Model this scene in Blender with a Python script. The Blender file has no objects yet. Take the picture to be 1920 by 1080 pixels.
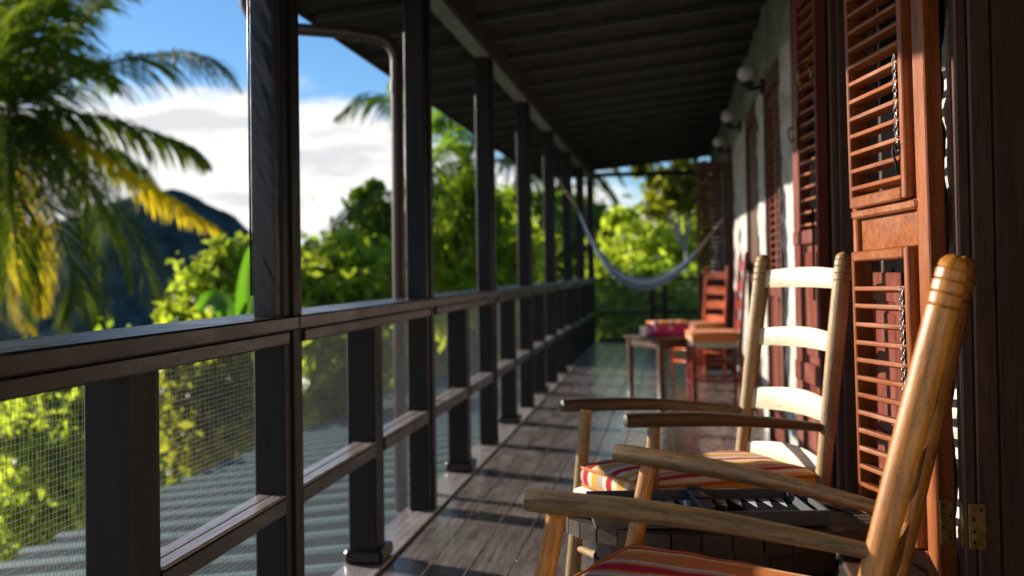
import bpy, bmesh, math, random
import numpy as np
from mathutils import Vector, Matrix, noise as mnoise

random.seed(7)
rng = np.random.default_rng(11)
scene = bpy.context.scene
COL = scene.collection
PI = math.pi

# ------------------------------------------------------------------ camera
FPX, EYE = 1900.0, 1.08                       # focal length in photo pixels, eye height in metres
YAW, PITCH, ROLL = math.radians(8.82), math.radians(0.9), math.radians(0.85)
fw = Vector((-math.sin(YAW) * math.cos(PITCH), math.cos(YAW) * math.cos(PITCH), math.sin(PITCH)))
r0 = Vector((math.cos(YAW), math.sin(YAW), 0))
u0 = r0.cross(fw)
rt = r0 * math.cos(ROLL) - u0 * math.sin(ROLL)
up = u0 * math.cos(ROLL) + r0 * math.sin(ROLL)
SXP, SYP = -0.26, -62.47                      # lens shift in photo pixels
CAM = Vector((0, 0, EYE))


def ray(px, py):
    return fw + rt * ((px - SXP - 960) / FPX) + up * ((540 - (py - SYP)) / FPX)


def on(px, py, axis, val):
    """the point of the plane axis = val that the photo shows at a pixel (how the place was measured)"""
    d = ray(px, py)
    return CAM + d * ((val - CAM[axis]) / d[axis])


def at(px, py, y):
    return on(px, py, 1, y)


cam_data = bpy.data.cameras.new('camera')
cam = bpy.data.objects.new('camera', cam_data)
COL.objects.link(cam)
m = Matrix((rt, up, -fw)).transposed().to_4x4()
m.translation = CAM
cam.matrix_world = m
cam_data.sensor_width = 36
cam_data.lens = FPX / 1920 * 36
cam_data.shift_x = -SXP / 1920
cam_data.shift_y = SYP / 1920
cam_data.clip_start = 0.05
cam_data.clip_end = 3000
cam_data.dof.use_dof = True
cam_data.dof.focus_distance = 2.15
cam_data.dof.aperture_fstop = 2.7
cam_data.dof.aperture_blades = 0
scene.camera = cam

# ------------------------------------------------------------------ sky and sun
SUN_EL, SUN_AZ = math.radians(19.2), math.radians(20.0)     # azimuth: from -X towards +Y
to_sun = Vector((-math.cos(SUN_EL) * math.cos(SUN_AZ), math.cos(SUN_EL) * math.sin(SUN_AZ), math.sin(SUN_EL)))
world = bpy.data.worlds.new('World')
scene.world = world
world.use_nodes = True
nt = world.node_tree
nt.nodes.clear()


def N(tree, typ, **kw):
    n = tree.nodes.new(typ)
    for k, v in kw.items():
        if k == 'ins':
            for a, b in v.items():
                n.inputs[a].default_value = b
        else:
            setattr(n, k, v)
    return n


def math_node(tree, op, a, b=None, c=None, clamp=False):
    n = tree.nodes.new('ShaderNodeMath')
    n.operation = op
    n.use_clamp = clamp
    for i, v in enumerate((a, b, c)):
        if v is None:
            continue
        if isinstance(v, (int, float)):
            n.inputs[i].default_value = v
        else:
            tree.links.new(v, n.inputs[i])
    return n.outputs[0]


sky = N(nt, 'ShaderNodeTexSky', sky_type='NISHITA', sun_disc=False, sun_elevation=SUN_EL,
        sun_rotation=math.radians(-70), altitude=400, air_density=1.0, dust_density=0.1, ozone_density=3.0)
SKY_K, CLOUD_K = 0.080, 0.63
bg = N(nt, 'ShaderNodeBackground', ins={'Strength': SKY_K})
skyc = N(nt, 'ShaderNodeMix', data_type='RGBA', blend_type='MULTIPLY')
skyc.inputs[0].default_value = 1.0
skyc.inputs[7].default_value = (0.72, 0.94, 1.12, 1)
nt.links.new(sky.outputs[0], skyc.inputs[6])
nt.links.new(skyc.outputs[2], bg.inputs['Color'])
tc = N(nt, 'ShaderNodeTexCoord')
sep = N(nt, 'ShaderNodeSeparateXYZ')
nt.links.new(tc.outputs['Generated'], sep.inputs[0])
mp = N(nt, 'ShaderNodeMapping', ins={'Scale': (1, 1, 2.6), 'Location': (0.3, 0.1, 0.35)})
nt.links.new(tc.outputs['Generated'], mp.inputs['Vector'])
n1 = N(nt, 'ShaderNodeTexNoise', ins={'Scale': 7.0, 'Detail': 7.0, 'Roughness': 0.55})
n2 = N(nt, 'ShaderNodeTexNoise', ins={'Scale': 16.0, 'Detail': 6.0, 'Roughness': 0.6})
nt.links.new(mp.outputs[0], n1.inputs['Vector'])
nt.links.new(mp.outputs[0], n2.inputs['Vector'])
# the bank's top: about 10 degrees up in the west-north-west, lower to the north
topz = math_node(nt, 'MULTIPLY_ADD', sep.outputs['X'], -0.40, 0.058)
topz = math_node(nt, 'MINIMUM', math_node(nt, 'MAXIMUM', topz, 0.06), 0.178)
h = math_node(nt, 'SUBTRACT', topz, sep.outputs['Z'])
h = math_node(nt, 'MULTIPLY', h, 15.0)
h = math_node(nt, 'MINIMUM', h, 0.62)
nn = math_node(nt, 'MULTIPLY_ADD', n1.outputs['Fac'], 1.5, -0.72)
nn2 = math_node(nt, 'MULTIPLY_ADD', n2.outputs['Fac'], 0.7, -0.35)
dens = math_node(nt, 'ADD', h, math_node(nt, 'ADD', nn, nn2))
ramp = N(nt, 'ShaderNodeMapRange', interpolation_type='SMOOTHSTEP', ins={'From Min': -0.08, 'From Max': 0.34})
nt.links.new(dens, ramp.inputs['Value'])
mp2 = N(nt, 'ShaderNodeMapping', ins={'Scale': (1, 1, 4.5), 'Location': (1.3, 0.6, 0.2)})
nt.links.new(tc.outputs['Generated'], mp2.inputs['Vector'])
n3 = N(nt, 'ShaderNodeTexNoise', ins={'Scale': 10.0, 'Detail': 5.0, 'Roughness': 0.5})
nt.links.new(mp2.outputs[0], n3.inputs['Vector'])
ccol = N(nt, 'ShaderNodeMapRange', interpolation_type='SMOOTHSTEP', ins={'From Min': 0.36, 'From Max': 0.54, 'To Min': 0.78, 'To Max': 1.04})
nt.links.new(n3.outputs['Fac'], ccol.inputs['Value'])
cmix = N(nt, 'ShaderNodeMix', data_type='RGBA')
cmix.inputs[6].default_value = (0.74, 0.86, 1.0, 1)
cmix.inputs[7].default_value = (1.0, 0.99, 0.98, 1)
nt.links.new(ccol.outputs[0], cmix.inputs[0])
cbg = N(nt, 'ShaderNodeBackground')
nt.links.new(cmix.outputs[2], cbg.inputs['Color'])
nt.links.new(math_node(nt, 'MULTIPLY', ccol.outputs[0], CLOUD_K), cbg.inputs['Strength'])
mixw = N(nt, 'ShaderNodeMixShader')
nt.links.new(ramp.outputs[0], mixw.inputs[0])
nt.links.new(bg.outputs[0], mixw.inputs[1])
nt.links.new(cbg.outputs[0], mixw.inputs[2])
wout = N(nt, 'ShaderNodeOutputWorld')
nt.links.new(mixw.outputs[0], wout.inputs[0])

sl = bpy.data.lights.new('sun', 'SUN')
sl.energy = 5.0
sl.angle = math.radians(0.5)
sl.color = (1.0, 0.92, 0.80)
so = bpy.data.objects.new('sun', sl)
COL.objects.link(so)
so.rotation_euler = to_sun.to_track_quat('Z', 'Y').to_euler()

scene.view_settings.view_transform = 'Standard'
scene.view_settings.look = 'None'
scene.view_settings.exposure = 0.8
scene.view_settings.gamma = 1.0
scene.view_settings.use_curve_mapping = False
scene.cycles.use_denoising = True
scene.cycles.max_bounces = 8
scene.cycles.transparent_max_bounces = 8

# ------------------------------------------------------------------ mesh helpers
ORIGIN = {}


class MB:
    def __init__(self):
        self.v, self.f = [], []

    def add(self, vs, fs):
        o = len(self.v)
        self.v.extend([tuple(p) for p in vs])
        self.f.extend([tuple(i + o for i in f) for f in fs])
        return self

    def box(self, a, b, c=0.003, M=None):
        """chamfered box between corners a and b; M an optional transform"""
        lo = [min(a[i], b[i]) for i in range(3)]
        hi = [max(a[i], b[i]) for i in range(3)]
        c = min(c, 0.45 * min(hi[i] - lo[i] for i in range(3)))
        vs, idx = [], {}
        for sx in (0, 1):
            for sy in (0, 1):
                for sz in (0, 1):
                    s = (sx, sy, sz)
                    p = [hi[i] if s[i] else lo[i] for i in range(3)]
                    for ax in range(3):
                        q = list(p)
                        for k in range(3):
                            if k != ax:
                                q[k] += -c if s[k] else c
                        idx[(s, ax)] = len(vs)
                        vs.append(q)
        fs = []
        for ax in range(3):
            o1, o2 = [(1, 2), (2, 0), (0, 1)][ax]
            for sd in (0, 1):
                q = []
                for (p1, p2) in ((0, 0), (1, 0), (1, 1), (0, 1)):
                    s = [0, 0, 0]
                    s[ax], s[o1], s[o2] = sd, p1, p2
                    q.append(idx[(tuple(s), ax)])
                fs.append(q if sd else q[::-1])
            for p1 in (0, 1):
                for p2 in (0, 1):
                    s0, s1 = [0, 0, 0], [0, 0, 0]
                    s0[ax], s1[ax] = 0, 1
                    s0[o1] = s1[o1] = p1
                    s0[o2] = s1[o2] = p2
                    q = [idx[(tuple(s0), o1)], idx[(tuple(s1), o1)], idx[(tuple(s1), o2)], idx[(tuple(s0), o2)]]
                    fs.append(q if (p1 == p2) else q[::-1])
        for sx in (0, 1):
            for sy in (0, 1):
                for sz in (0, 1):
                    s = (sx, sy, sz)
                    q = [idx[(s, 0)], idx[(s, 1)], idx[(s, 2)]]
                    fs.append(q if (sx + sy + sz) % 2 else q[::-1])
        if M is not None:
            vs = [M @ Vector(p) for p in vs]
        return self.add(vs, fs)

    def tube(self, pts, rad, n=12, cap=True, squash=None):
        pts = [Vector(p) for p in pts]
        if not hasattr(rad, '__len__'):
            rad = [rad] * len(pts)
        vs, fs = [], []
        prev = None
        for i, p in enumerate(pts):
            t = (pts[min(i + 1, len(pts) - 1)] - pts[max(i - 1, 0)])
            if t.length < 1e-9:
                t = Vector((0, 0, 1))
            t.normalize()
            if prev is None:
                a = Vector((0, 0, 1)) if abs(t.z) < 0.9 else Vector((0, 1, 0))
                nrm = (a - t * a.dot(t)).normalized()
            else:
                nrm = (prev - t * prev.dot(t)).normalized()
            prev = nrm
            bn = t.cross(nrm)
            for k in range(n):
                an = 2 * PI * k / n
                sq = squash or 1.0
                vs.append(p + nrm * (math.cos(an) * rad[i]) + bn * (math.sin(an) * rad[i] * sq))
        for i in range(len(pts) - 1):
            for k in range(n):
                k2 = (k + 1) % n
                fs.append((i * n + k, i * n + k2, (i + 1) * n + k2, (i + 1) * n + k))
        if cap:
            fs.append(tuple(range(n))[::-1])
            fs.append(tuple((len(pts) - 1) * n + k for k in range(n)))
        return self.add(vs, fs)

    def sphere(self, c, r, nu=16, nv=10, sc=(1, 1, 1)):
        vs = [(c[0], c[1], c[2] - r * sc[2])]
        for j in range(1, nv):
            th = PI * j / nv - PI / 2
            for i in range(nu):
                a = 2 * PI * i / nu
                vs.append((c[0] + r * sc[0] * math.cos(th) * math.cos(a), c[1] + r * sc[1] * math.cos(th) * math.sin(a), c[2] + r * sc[2] * math.sin(th)))
        vs.append((c[0], c[1], c[2] + r * sc[2]))
        fs = [(0, 1 + (i + 1) % nu, 1 + i) for i in range(nu)]
        for j in range(nv - 2):
            for i in range(nu):
                i2 = (i + 1) % nu
                a = 1 + j * nu
                fs.append((a + i, a + i2, a + nu + i2, a + nu + i))
        L = len(vs) - 1
        a = 1 + (nv - 2) * nu
        fs += [(a + i, a + (i + 1) % nu, L) for i in range(nu)]
        return self.add(vs, fs)

    def grid(self, fn, nu, nv):
        vs = [fn(i / nu, j / nv) for j in range(nv + 1) for i in range(nu + 1)]
        fs = [(j * (nu + 1) + i, j * (nu + 1) + i + 1, (j + 1) * (nu + 1) + i + 1, (j + 1) * (nu + 1) + i) for j in range(nv) for i in range(nu)]
        return self.add(vs, fs)

    def prism(self, poly, z0, z1):
        n = len(poly)
        vs = [(p[0], p[1], z0) for p in poly] + [(p[0], p[1], z1) for p in poly]
        fs = [tuple(range(n))[::-1], tuple(range(n, 2 * n))] + [(i, (i + 1) % n, n + (i + 1) % n, n + i) for i in range(n)]
        return self.add(vs, fs)


def mesh_of(name, mb, mat, smooth=False, org=(0, 0, 0)):
    me = bpy.data.meshes.new(name)
    o = Vector(org)
    me.from_pydata([tuple(Vector(p) - o) for p in mb.v] if o.length else mb.v, [], mb.f)
    if smooth:
        me.polygons.foreach_set('use_smooth', [True] * len(me.polygons))
        if smooth == 'auto':
            try:
                me.set_sharp_from_angle(angle=math.radians(40))
            except Exception:
                pass
    if mat is not None:
        me.materials.append(mat)
    me.update()
    return me


def obj(name, mb, mat, parent=None, smooth=False, kind=None, org=None):
    """one mesh object; mb holds world coordinates"""
    o_w = Vector(org) if org is not None else (ORIGIN.get(parent.name, Vector()) if parent else Vector())
    me = mb if isinstance(mb, bpy.types.Mesh) else mesh_of(name, mb, mat, smooth, o_w)
    o = bpy.data.objects.new(name, me)
    COL.objects.link(o)
    if parent is not None:
        o.parent = parent
        o.location = o_w - ORIGIN.get(parent.name, Vector())
    else:
        o.location = o_w
    ORIGIN[o.name] = o_w
    if kind:
        o['kind'] = kind
    return o


def inst(name, me, parent, loc, rot=(0, 0, 0), scale=None):
    """an object on shared mesh data at a world location under an unrotated parent"""
    o = bpy.data.objects.new(name, me)
    COL.objects.link(o)
    o.parent = parent
    o.location = Vector(loc) - (ORIGIN.get(parent.name, Vector()) if parent else Vector())
    o.rotation_euler = rot
    if scale:
        o.scale = scale
    ORIGIN[o.name] = Vector(loc)
    return o


def tag(o, label=None, cat=None, group=None, kind=None):
    for k, v in (('label', label), ('category', cat), ('group', group), ('kind', kind)):
        if v:
            o[k] = v
    return o


def thing(name, label, cat, loc=(0, 0, 0), group=None, rotz=0.0):
    o = bpy.data.objects.new(name, None)
    COL.objects.link(o)
    o.location = loc
    o.rotation_euler = (0, 0, rotz)
    o.empty_display_size = 0.1
    ORIGIN[o.name] = Vector(loc)
    return tag(o, label, cat, group)


# ------------------------------------------------------------------ materials
def new_mat(name):
    mt = bpy.data.materials.new(name)
    mt.use_nodes = True
    t = mt.node_tree
    b = t.nodes['Principled BSDF']
    return mt, t, b


def ramp_node(t, stops, fac=None, const=False):
    r = t.nodes.new('ShaderNodeValToRGB')
    e = r.color_ramp.elements
    if const:
        r.color_ramp.interpolation = 'CONSTANT'
    while len(e) > 1:
        e.remove(e[-1])
    e[0].position = stops[0][0]
    e[0].color = (*stops[0][1], 1)
    for p, c in stops[1:]:
        x = e.new(p)
        x.color = (*c, 1)
    if fac is not None:
        t.links.new(fac, r.inputs[0])
    return r.outputs[0]


def coords(t, scale, rand=True):
    tcn = t.nodes.new('ShaderNodeTexCoord')
    mpn = t.nodes.new('ShaderNodeMapping')
    mpn.inputs['Scale'].default_value = scale
    src = tcn.outputs['Object']
    if rand:
        oi = t.nodes.new('ShaderNodeObjectInfo')
        ml = math_node(t, 'MULTIPLY', oi.outputs['Random'], 37.0)
        va = t.nodes.new('ShaderNodeVectorMath')
        va.operation = 'ADD'
        t.links.new(src, va.inputs[0])
        t.links.new(ml, va.inputs[1])
        src = va.outputs[0]
    t.links.new(src, mpn.inputs['Vector'])
    return mpn.outputs[0]


def noise_node(t, vec, scale, detail=5, rough=0.6, dist=0.0):
    n = t.nodes.new('ShaderNodeTexNoise')
    n.inputs['Scale'].default_value = scale
    n.inputs['Detail'].default_value = detail
    n.inputs['Roughness'].default_value = rough
    n.inputs['Distortion'].default_value = dist
    t.links.new(vec, n.inputs['Vector'])
    return n.outputs['Fac']


def wood(name, dark, light, axis='Y', rough=0.5, grain=1.0, bump=0.25, worn=None, worn_amt=0.5, spec=0.5, coat=0.0, coatr=0.15, fine=0.5, specks=0.0):
    mt, t, b = new_mat(name)
    k = {'X': (1.2, 16, 16), 'Y': (16, 1.2, 16), 'Z': (16, 16, 1.2)}[axis]
    vec = coords(t, tuple(c * grain for c in k))
    g = noise_node(t, vec, 3.0, 8, 0.65, 0.6)
    col = ramp_node(t, [(0.30, dark), (0.5, tuple((a + c) / 2 for a, c in zip(dark, light))), (0.72, light)], g)
    vec2 = coords(t, tuple(0.25 * c + 1.5 for c in k))
    w = noise_node(t, vec2, 1.6, 6, 0.65)
    if worn:
        mk = t.nodes.new('ShaderNodeMapRange')
        mk.inputs['From Min'].default_value = 0.5
        mk.inputs['From Max'].default_value = 0.72
        mk.inputs['To Max'].default_value = worn_amt
        t.links.new(w, mk.inputs['Value'])
        mx = t.nodes.new('ShaderNodeMix')
        mx.data_type = 'RGBA'
        t.links.new(mk.outputs[0], mx.inputs[0])
        t.links.new(col, mx.inputs[6])
        mx.inputs[7].default_value = (*worn, 1)
        col = mx.outputs[2]
    if fine:
        g2 = noise_node(t, coords(t, tuple(c * grain * 5 for c in k)), 3.0, 4, 0.7, 0.2)
        fc = ramp_node(t, [(0.32, (1 - 0.75 * fine,) * 3), (0.52, (1.0,) * 3), (0.75, (1 + 0.25 * fine,) * 3)], g2)
        mf = t.nodes.new('ShaderNodeMix')
        mf.data_type = 'RGBA'
        mf.blend_type = 'MULTIPLY'
        mf.inputs[0].default_value = 1.0
        t.links.new(col, mf.inputs[6])
        t.links.new(fc, mf.inputs[7])
        col = mf.outputs[2]
        g = math_node(t, 'MULTIPLY_ADD', g2, 0.5, g)
    if specks:
        g3 = noise_node(t, coords(t, tuple(0.4 * c + 25 for c in k)), 2.2, 3, 0.6)
        sc3 = ramp_node(t, [(0.0, (0.25, 0.2, 0.15)), (0.30, (0.35, 0.28, 0.22)), (0.37, (1, 1, 1))], g3)
        ms = t.nodes.new('ShaderNodeMix')
        ms.data_type = 'RGBA'
        ms.blend_type = 'MULTIPLY'
        ms.inputs[0].default_value = specks
        t.links.new(col, ms.inputs[6])
        t.links.new(sc3, ms.inputs[7])
        col = ms.outputs[2]
    t.links.new(col, b.inputs['Base Color'])
    rr = t.nodes.new('ShaderNodeMapRange')
    rr.inputs['From Min'].default_value = 0.3
    rr.inputs['From Max'].default_value = 0.7
    rr.inputs['To Min'].default_value = max(0.05, rough - 0.12)
    rr.inputs['To Max'].default_value = min(1, rough + 0.15)
    t.links.new(w, rr.inputs['Value'])
    t.links.new(rr.outputs[0], b.inputs['Roughness'])
    b.inputs['Specular IOR Level'].default_value = spec
    b.inputs['Coat Weight'].default_value = coat
    b.inputs['Coat Roughness'].default_value = coatr
    bp = t.nodes.new('ShaderNodeBump')
    bp.inputs['Strength'].default_value = bump
    bp.inputs['Distance'].default_value = 0.004
    t.links.new(g, bp.inputs['Height'])
    t.links.new(bp.outputs[0], b.inputs['Normal'])
    return mt


def plain(name, col, rough=0.5, metal=0.0, var=0.15, scale=20, bump=0.0, spec=0.5):
    mt, t, b = new_mat(name)
    vec = coords(t, (1, 1, 1))
    n = noise_node(t, vec, scale, 5, 0.6)
    c = ramp_node(t, [(0.3, tuple(x * (1 - var) for x in col)), (0.7, tuple(min(1, x * (1 + var)) for x in col))], n)
    t.links.new(c, b.inputs['Base Color'])
    b.inputs['Roughness'].default_value = rough
    b.inputs['Metallic'].default_value = metal
    b.inputs['Specular IOR Level'].default_value = spec
    if bump:
        bp = t.nodes.new('ShaderNodeBump')
        bp.inputs['Strength'].default_value = bump
        bp.inputs['Distance'].default_value = 0.004
        t.links.new(n, bp.inputs['Height'])
        t.links.new(bp.outputs[0], b.inputs['Normal'])
    return mt


def leaf_mat(name, cols, trans, tw=0.5, rough=0.4, spec=0.4):
    """leaf: reflected colour varies leaf by leaf; light shines through with colour trans"""
    mt, t, b = new_mat(name)
    geo = t.nodes.new('ShaderNodeNewGeometry')
    c = ramp_node(t, [(i / max(1, len(cols) - 1), q) for i, q in enumerate(cols)], geo.outputs['Random Per Island'])
    t.links.new(c, b.inputs['Base Color'])
    b.inputs['Roughness'].default_value = rough
    b.inputs['Specular IOR Level'].default_value = spec
    tr = t.nodes.new('ShaderNodeBsdfTranslucent')
    mul = t.nodes.new('ShaderNodeMix')
    mul.data_type = 'RGBA'
    mul.inputs[0].default_value = 0.75
    t.links.new(c, mul.inputs[6])
    mul.inputs[7].default_value = (*trans, 1)
    t.links.new(mul.outputs[2], tr.inputs['Color'])
    mx = t.nodes.new('ShaderNodeMixShader')
    mx.inputs[0].default_value = tw
    t.links.new(b.outputs[0], mx.inputs[1])
    t.links.new(tr.outputs[0], mx.inputs[2])
    t.links.new(mx.outputs[0], t.nodes['Material Output'].inputs['Surface'])
    return mt


def stripes(name, cols, axis, period, rough=0.85, soft=0.0):
    """woven stripes across a local axis; cols = [(position, colour)] over one period"""
    mt, t, b = new_mat(name)
    tcn = t.nodes.new('ShaderNodeTexCoord')
    sp = t.nodes.new('ShaderNodeSeparateXYZ')
    t.links.new(tcn.outputs['Object'], sp.inputs[0])
    f = math_node(t, 'FRACT', math_node(t, 'ADD', math_node(t, 'DIVIDE', sp.outputs[axis], period), 20.37))
    c = ramp_node(t, cols, f, const=True)
    n = noise_node(t, coords(t, (1, 1, 1), False), 260, 3, 0.7)
    sh = ramp_node(t, [(0.25, (0.72, 0.72, 0.72)), (0.75, (1.1, 1.1, 1.1))], n)
    mx = t.nodes.new('ShaderNodeMix')
    mx.data_type = 'RGBA'
    mx.blend_type = 'MULTIPLY'
    mx.inputs[0].default_value = 0.6
    t.links.new(c, mx.inputs[6])
    t.links.new(sh, mx.inputs[7])
    t.links.new(mx.outputs[2], b.inputs['Base Color'])
    b.inputs['Roughness'].default_value = rough
    b.inputs['Specular IOR Level'].default_value = 0.15
    bp = t.nodes.new('ShaderNodeBump')
    bp.inputs['Strength'].default_value = 0.35
    bp.inputs['Distance'].default_value = 0.002
    n3 = noise_node(t, coords(t, (1, 1, 1), False), 14, 3, 0.6)
    t.links.new(math_node(t, 'MULTIPLY_ADD', n3, 3.0, n), bp.inputs['Height'])
    t.links.new(bp.outputs[0], b.inputs['Normal'])
    return mt


M = {}
for ax in 'XYZ':
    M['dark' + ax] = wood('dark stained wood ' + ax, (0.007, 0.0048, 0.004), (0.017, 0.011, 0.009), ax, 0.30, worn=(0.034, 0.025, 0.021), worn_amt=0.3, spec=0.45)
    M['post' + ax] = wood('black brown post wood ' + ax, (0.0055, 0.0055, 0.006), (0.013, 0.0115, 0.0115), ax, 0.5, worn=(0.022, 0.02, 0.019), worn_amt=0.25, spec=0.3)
    M['gapshade' + ax] = wood('louvre gap shade ' + ax, (0.0025, 0.002, 0.002), (0.005, 0.0035, 0.003), ax, 0.8, spec=0.03)  # near-black colour stands in for the shade behind the louvres
    M['red' + ax] = wood('red brown shutter wood ' + ax, (0.17, 0.038, 0.008), (0.42, 0.118, 0.021), ax, 0.36, worn=(0.42, 0.22, 0.11), worn_amt=0.35, coat=0.2)
    M['deepred' + ax] = wood('deep red shutter wood ' + ax, (0.125, 0.022, 0.011), (0.25, 0.046, 0.020), ax, 0.42, worn=(0.32, 0.16, 0.13), worn_amt=0.3)
    M['brown' + ax] = wood('dark brown door wood ' + ax, (0.070, 0.031, 0.019), (0.150, 0.070, 0.042), ax, 0.5, worn=(0.16, 0.09, 0.06), worn_amt=0.25)
    M['honey' + ax] = wood('honey varnished wood ' + ax, (0.29, 0.095, 0.012), (0.64, 0.27, 0.042), ax, 0.32, grain=2.2, bump=0.25, worn=(0.10, 0.045, 0.018), worn_amt=0.65, coat=0.15, fine=0.7, specks=0.8)
    M['pale' + ax] = wood('pale weathered wood ' + ax, (0.23, 0.125, 0.042), (0.54, 0.36, 0.155), ax, 0.46, grain=2.4, bump=0.3, worn=(0.10, 0.080, 0.055), worn_amt=0.75, fine=0.7, specks=0.6)
    M['darkred' + ax] = wood('dark red painted wood ' + ax, (0.20, 0.018, 0.010), (0.34, 0.035, 0.016), ax, 0.3, bump=0.1)
    M['orange' + ax] = wood('red orange painted wood ' + ax, (0.66, 0.095, 0.012), (0.86, 0.16, 0.02), ax, 0.3, bump=0.1)
    M['table' + ax] = wood('brown table wood ' + ax, (0.05, 0.024, 0.012), (0.14, 0.065, 0.03), ax, 0.35, bump=0.1)
    M['cask' + ax] = wood('weathered cask wood ' + ax, (0.026, 0.016, 0.011), (0.085, 0.055, 0.036), ax, 0.6, worn=(0.14, 0.10, 0.07), worn_amt=0.5)
M['armX'] = wood('grey worn arm wood', (0.045, 0.029, 0.016), (0.245, 0.140, 0.050), 'X', 0.44, grain=2.6, bump=0.5, worn=(0.055, 0.050, 0.042), worn_amt=0.9, fine=0.9, specks=0.7)
M['boneX'] = wood('painted sunlit slat wood', (0.72, 0.57, 0.36), (0.88, 0.75, 0.53), 'X', 0.45, bump=0.15, worn=(0.50, 0.33, 0.16), worn_amt=0.35)  # same wood as the chair, its sunlit brightness put into the colour
M['floorY'] = wood('dark floor board', (0.085, 0.066, 0.058), (0.29, 0.236, 0.215), 'Y', 0.26, grain=0.8, bump=0.3, worn=(0.36, 0.31, 0.285), worn_amt=0.65, spec=0.6, coat=0.75, coatr=0.24)
M['midY'] = wood('worn brown rail wood', (0.22, 0.18, 0.17), (0.42, 0.37, 0.35), 'Y', 0.30, bump=0.3, worn=(0.55, 0.50, 0.48), worn_amt=0.6, spec=0.6, coat=0.4, coatr=0.2)  # worn wood, lightened further for the sky reflected on its top
M['rafterX'] = wood('grey green rafter wood', (0.040, 0.044, 0.038), (0.080, 0.088, 0.075), 'X', 0.7, bump=0.3)
M['beamY'] = wood('grey green beam wood', (0.12, 0.135, 0.11), (0.24, 0.26, 0.21), 'Y', 0.7, bump=0.3)
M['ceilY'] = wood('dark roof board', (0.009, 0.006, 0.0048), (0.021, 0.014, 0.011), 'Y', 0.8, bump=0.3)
M['wire'] = plain('galvanised wire', (0.52, 0.51, 0.48), 0.4, 0.1, 0.2, 60)
M['pipe'] = plain('brown plastic pipe', (0.065, 0.035, 0.026), 0.38, 0, 0.12, 8)
M['brass'] = plain('tarnished brass', (0.42, 0.27, 0.08), 0.42, 0.75, 0.45, 55, 0.3)
M['steel'] = plain('chain steel', (0.45, 0.44, 0.42), 0.35, 0.9, 0.2, 80)
M['iron'] = plain('blackened iron', (0.015, 0.014, 0.013), 0.6, 0.3, 0.3, 60)
M['globe'] = plain('opal lamp glass', (0.60, 0.60, 0.56), 0.25, 0, 0.03, 6)
M['black'] = plain('black plastic', (0.012, 0.012, 0.013), 0.4, 0, 0.2, 30)
M['vinyl'] = plain('black vinyl wrap', (0.008, 0.009, 0.012), 0.36, 0, 0.3, 9, 0.25)
M['tin'] = plain('teal roof sheet', (0.015, 0.030, 0.037), 0.75, 0, 0.35, 5, 0.1, 0.1)
M['tinrib'] = plain('pale teal roof rib', (0.105, 0.175, 0.178), 0.6, 0.1, 0.2, 9)
M['rope'] = plain('hammock rope', (0.30, 0.27, 0.22), 0.9, 0, 0.2, 90)
M['strawseat'] = plain('woven seat cord', (0.58, 0.50, 0.38), 0.8, 0, 0.25, 120, 0.6)
M['greybox'] = plain('grey leatherette', (0.085, 0.088, 0.092), 0.5, 0, 0.12, 90, 0.2, 0.3)
M['wornend'] = plain('blackened worn wood end', (0.035, 0.031, 0.028), 0.6, 0, 0.4, 70, 0.3)
M['felt'] = plain('black felt', (0.010, 0.011, 0.013), 0.95, 0, 0.2, 200, 0.0, 0.03)
M['silver'] = plain('silver grey felt', (0.50, 0.51, 0.52), 0.8, 0, 0.08, 200)
M['ivory'] = plain('ivory plastic', (0.62, 0.55, 0.40), 0.35, 0, 0.05, 40)
M['ebony'] = plain('black checker plastic', (0.02, 0.018, 0.016), 0.35, 0, 0.1, 40)
M['cup'] = plain('white glazed china', (0.82, 0.80, 0.72), 0.15, 0, 0.03, 10)
M['trunk'] = plain('grey palm bark', (0.16, 0.13, 0.10), 0.85, 0, 0.4, 12, 0.6)
M['bark'] = plain('tree bark', (0.10, 0.08, 0.06), 0.9, 0, 0.4, 14, 0.6)
M['palebark'] = plain('pale tree bark', (0.42, 0.40, 0.34), 0.8, 0, 0.3, 8, 0.4)
M['coconut'] = plain('ripe coconut husk', (0.32, 0.16, 0.04), 0.6, 0, 0.4, 6)
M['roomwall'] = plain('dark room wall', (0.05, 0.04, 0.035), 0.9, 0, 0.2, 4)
M['piping'] = plain('orange cord piping', (0.55, 0.20, 0.045), 0.85, 0, 0.15, 200)
M['leaf'] = leaf_mat('broad green leaf', [(0.03, 0.07, 0.010), (0.075, 0.13, 0.016), (0.15, 0.18, 0.03), (0.10, 0.16, 0.02)], (0.45, 0.66, 0.02), 0.55)
M['lime'] = leaf_mat('lime green leaf', [(0.06, 0.11, 0.015), (0.12, 0.19, 0.02), (0.26, 0.29, 0.03), (0.16, 0.22, 0.03)], (0.72, 0.86, 0.05), 0.62)
M['deep'] = leaf_mat('deep green leaf', [(0.018, 0.045, 0.010), (0.035, 0.075, 0.014), (0.07, 0.11, 0.02)], (0.16, 0.26, 0.02), 0.4)
M['olive'] = leaf_mat('olive green leaf', [(0.06, 0.075, 0.012), (0.11, 0.12, 0.018), (0.19, 0.17, 0.02)], (0.60, 0.62, 0.02), 0.55)
M['frond'] = leaf_mat('green palm leaflet', [(0.025, 0.045, 0.012), (0.045, 0.07, 0.014), (0.07, 0.10, 0.018)], (0.27, 0.36, 0.015), 0.44, 0.6, 0.12)
M['goldfrond'] = leaf_mat('yellowing palm leaflet', [(0.12, 0.10, 0.012), (0.20, 0.15, 0.012), (0.32, 0.22, 0.012)], (0.95, 0.74, 0.012), 0.68, 0.45, 0.3)
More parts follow.
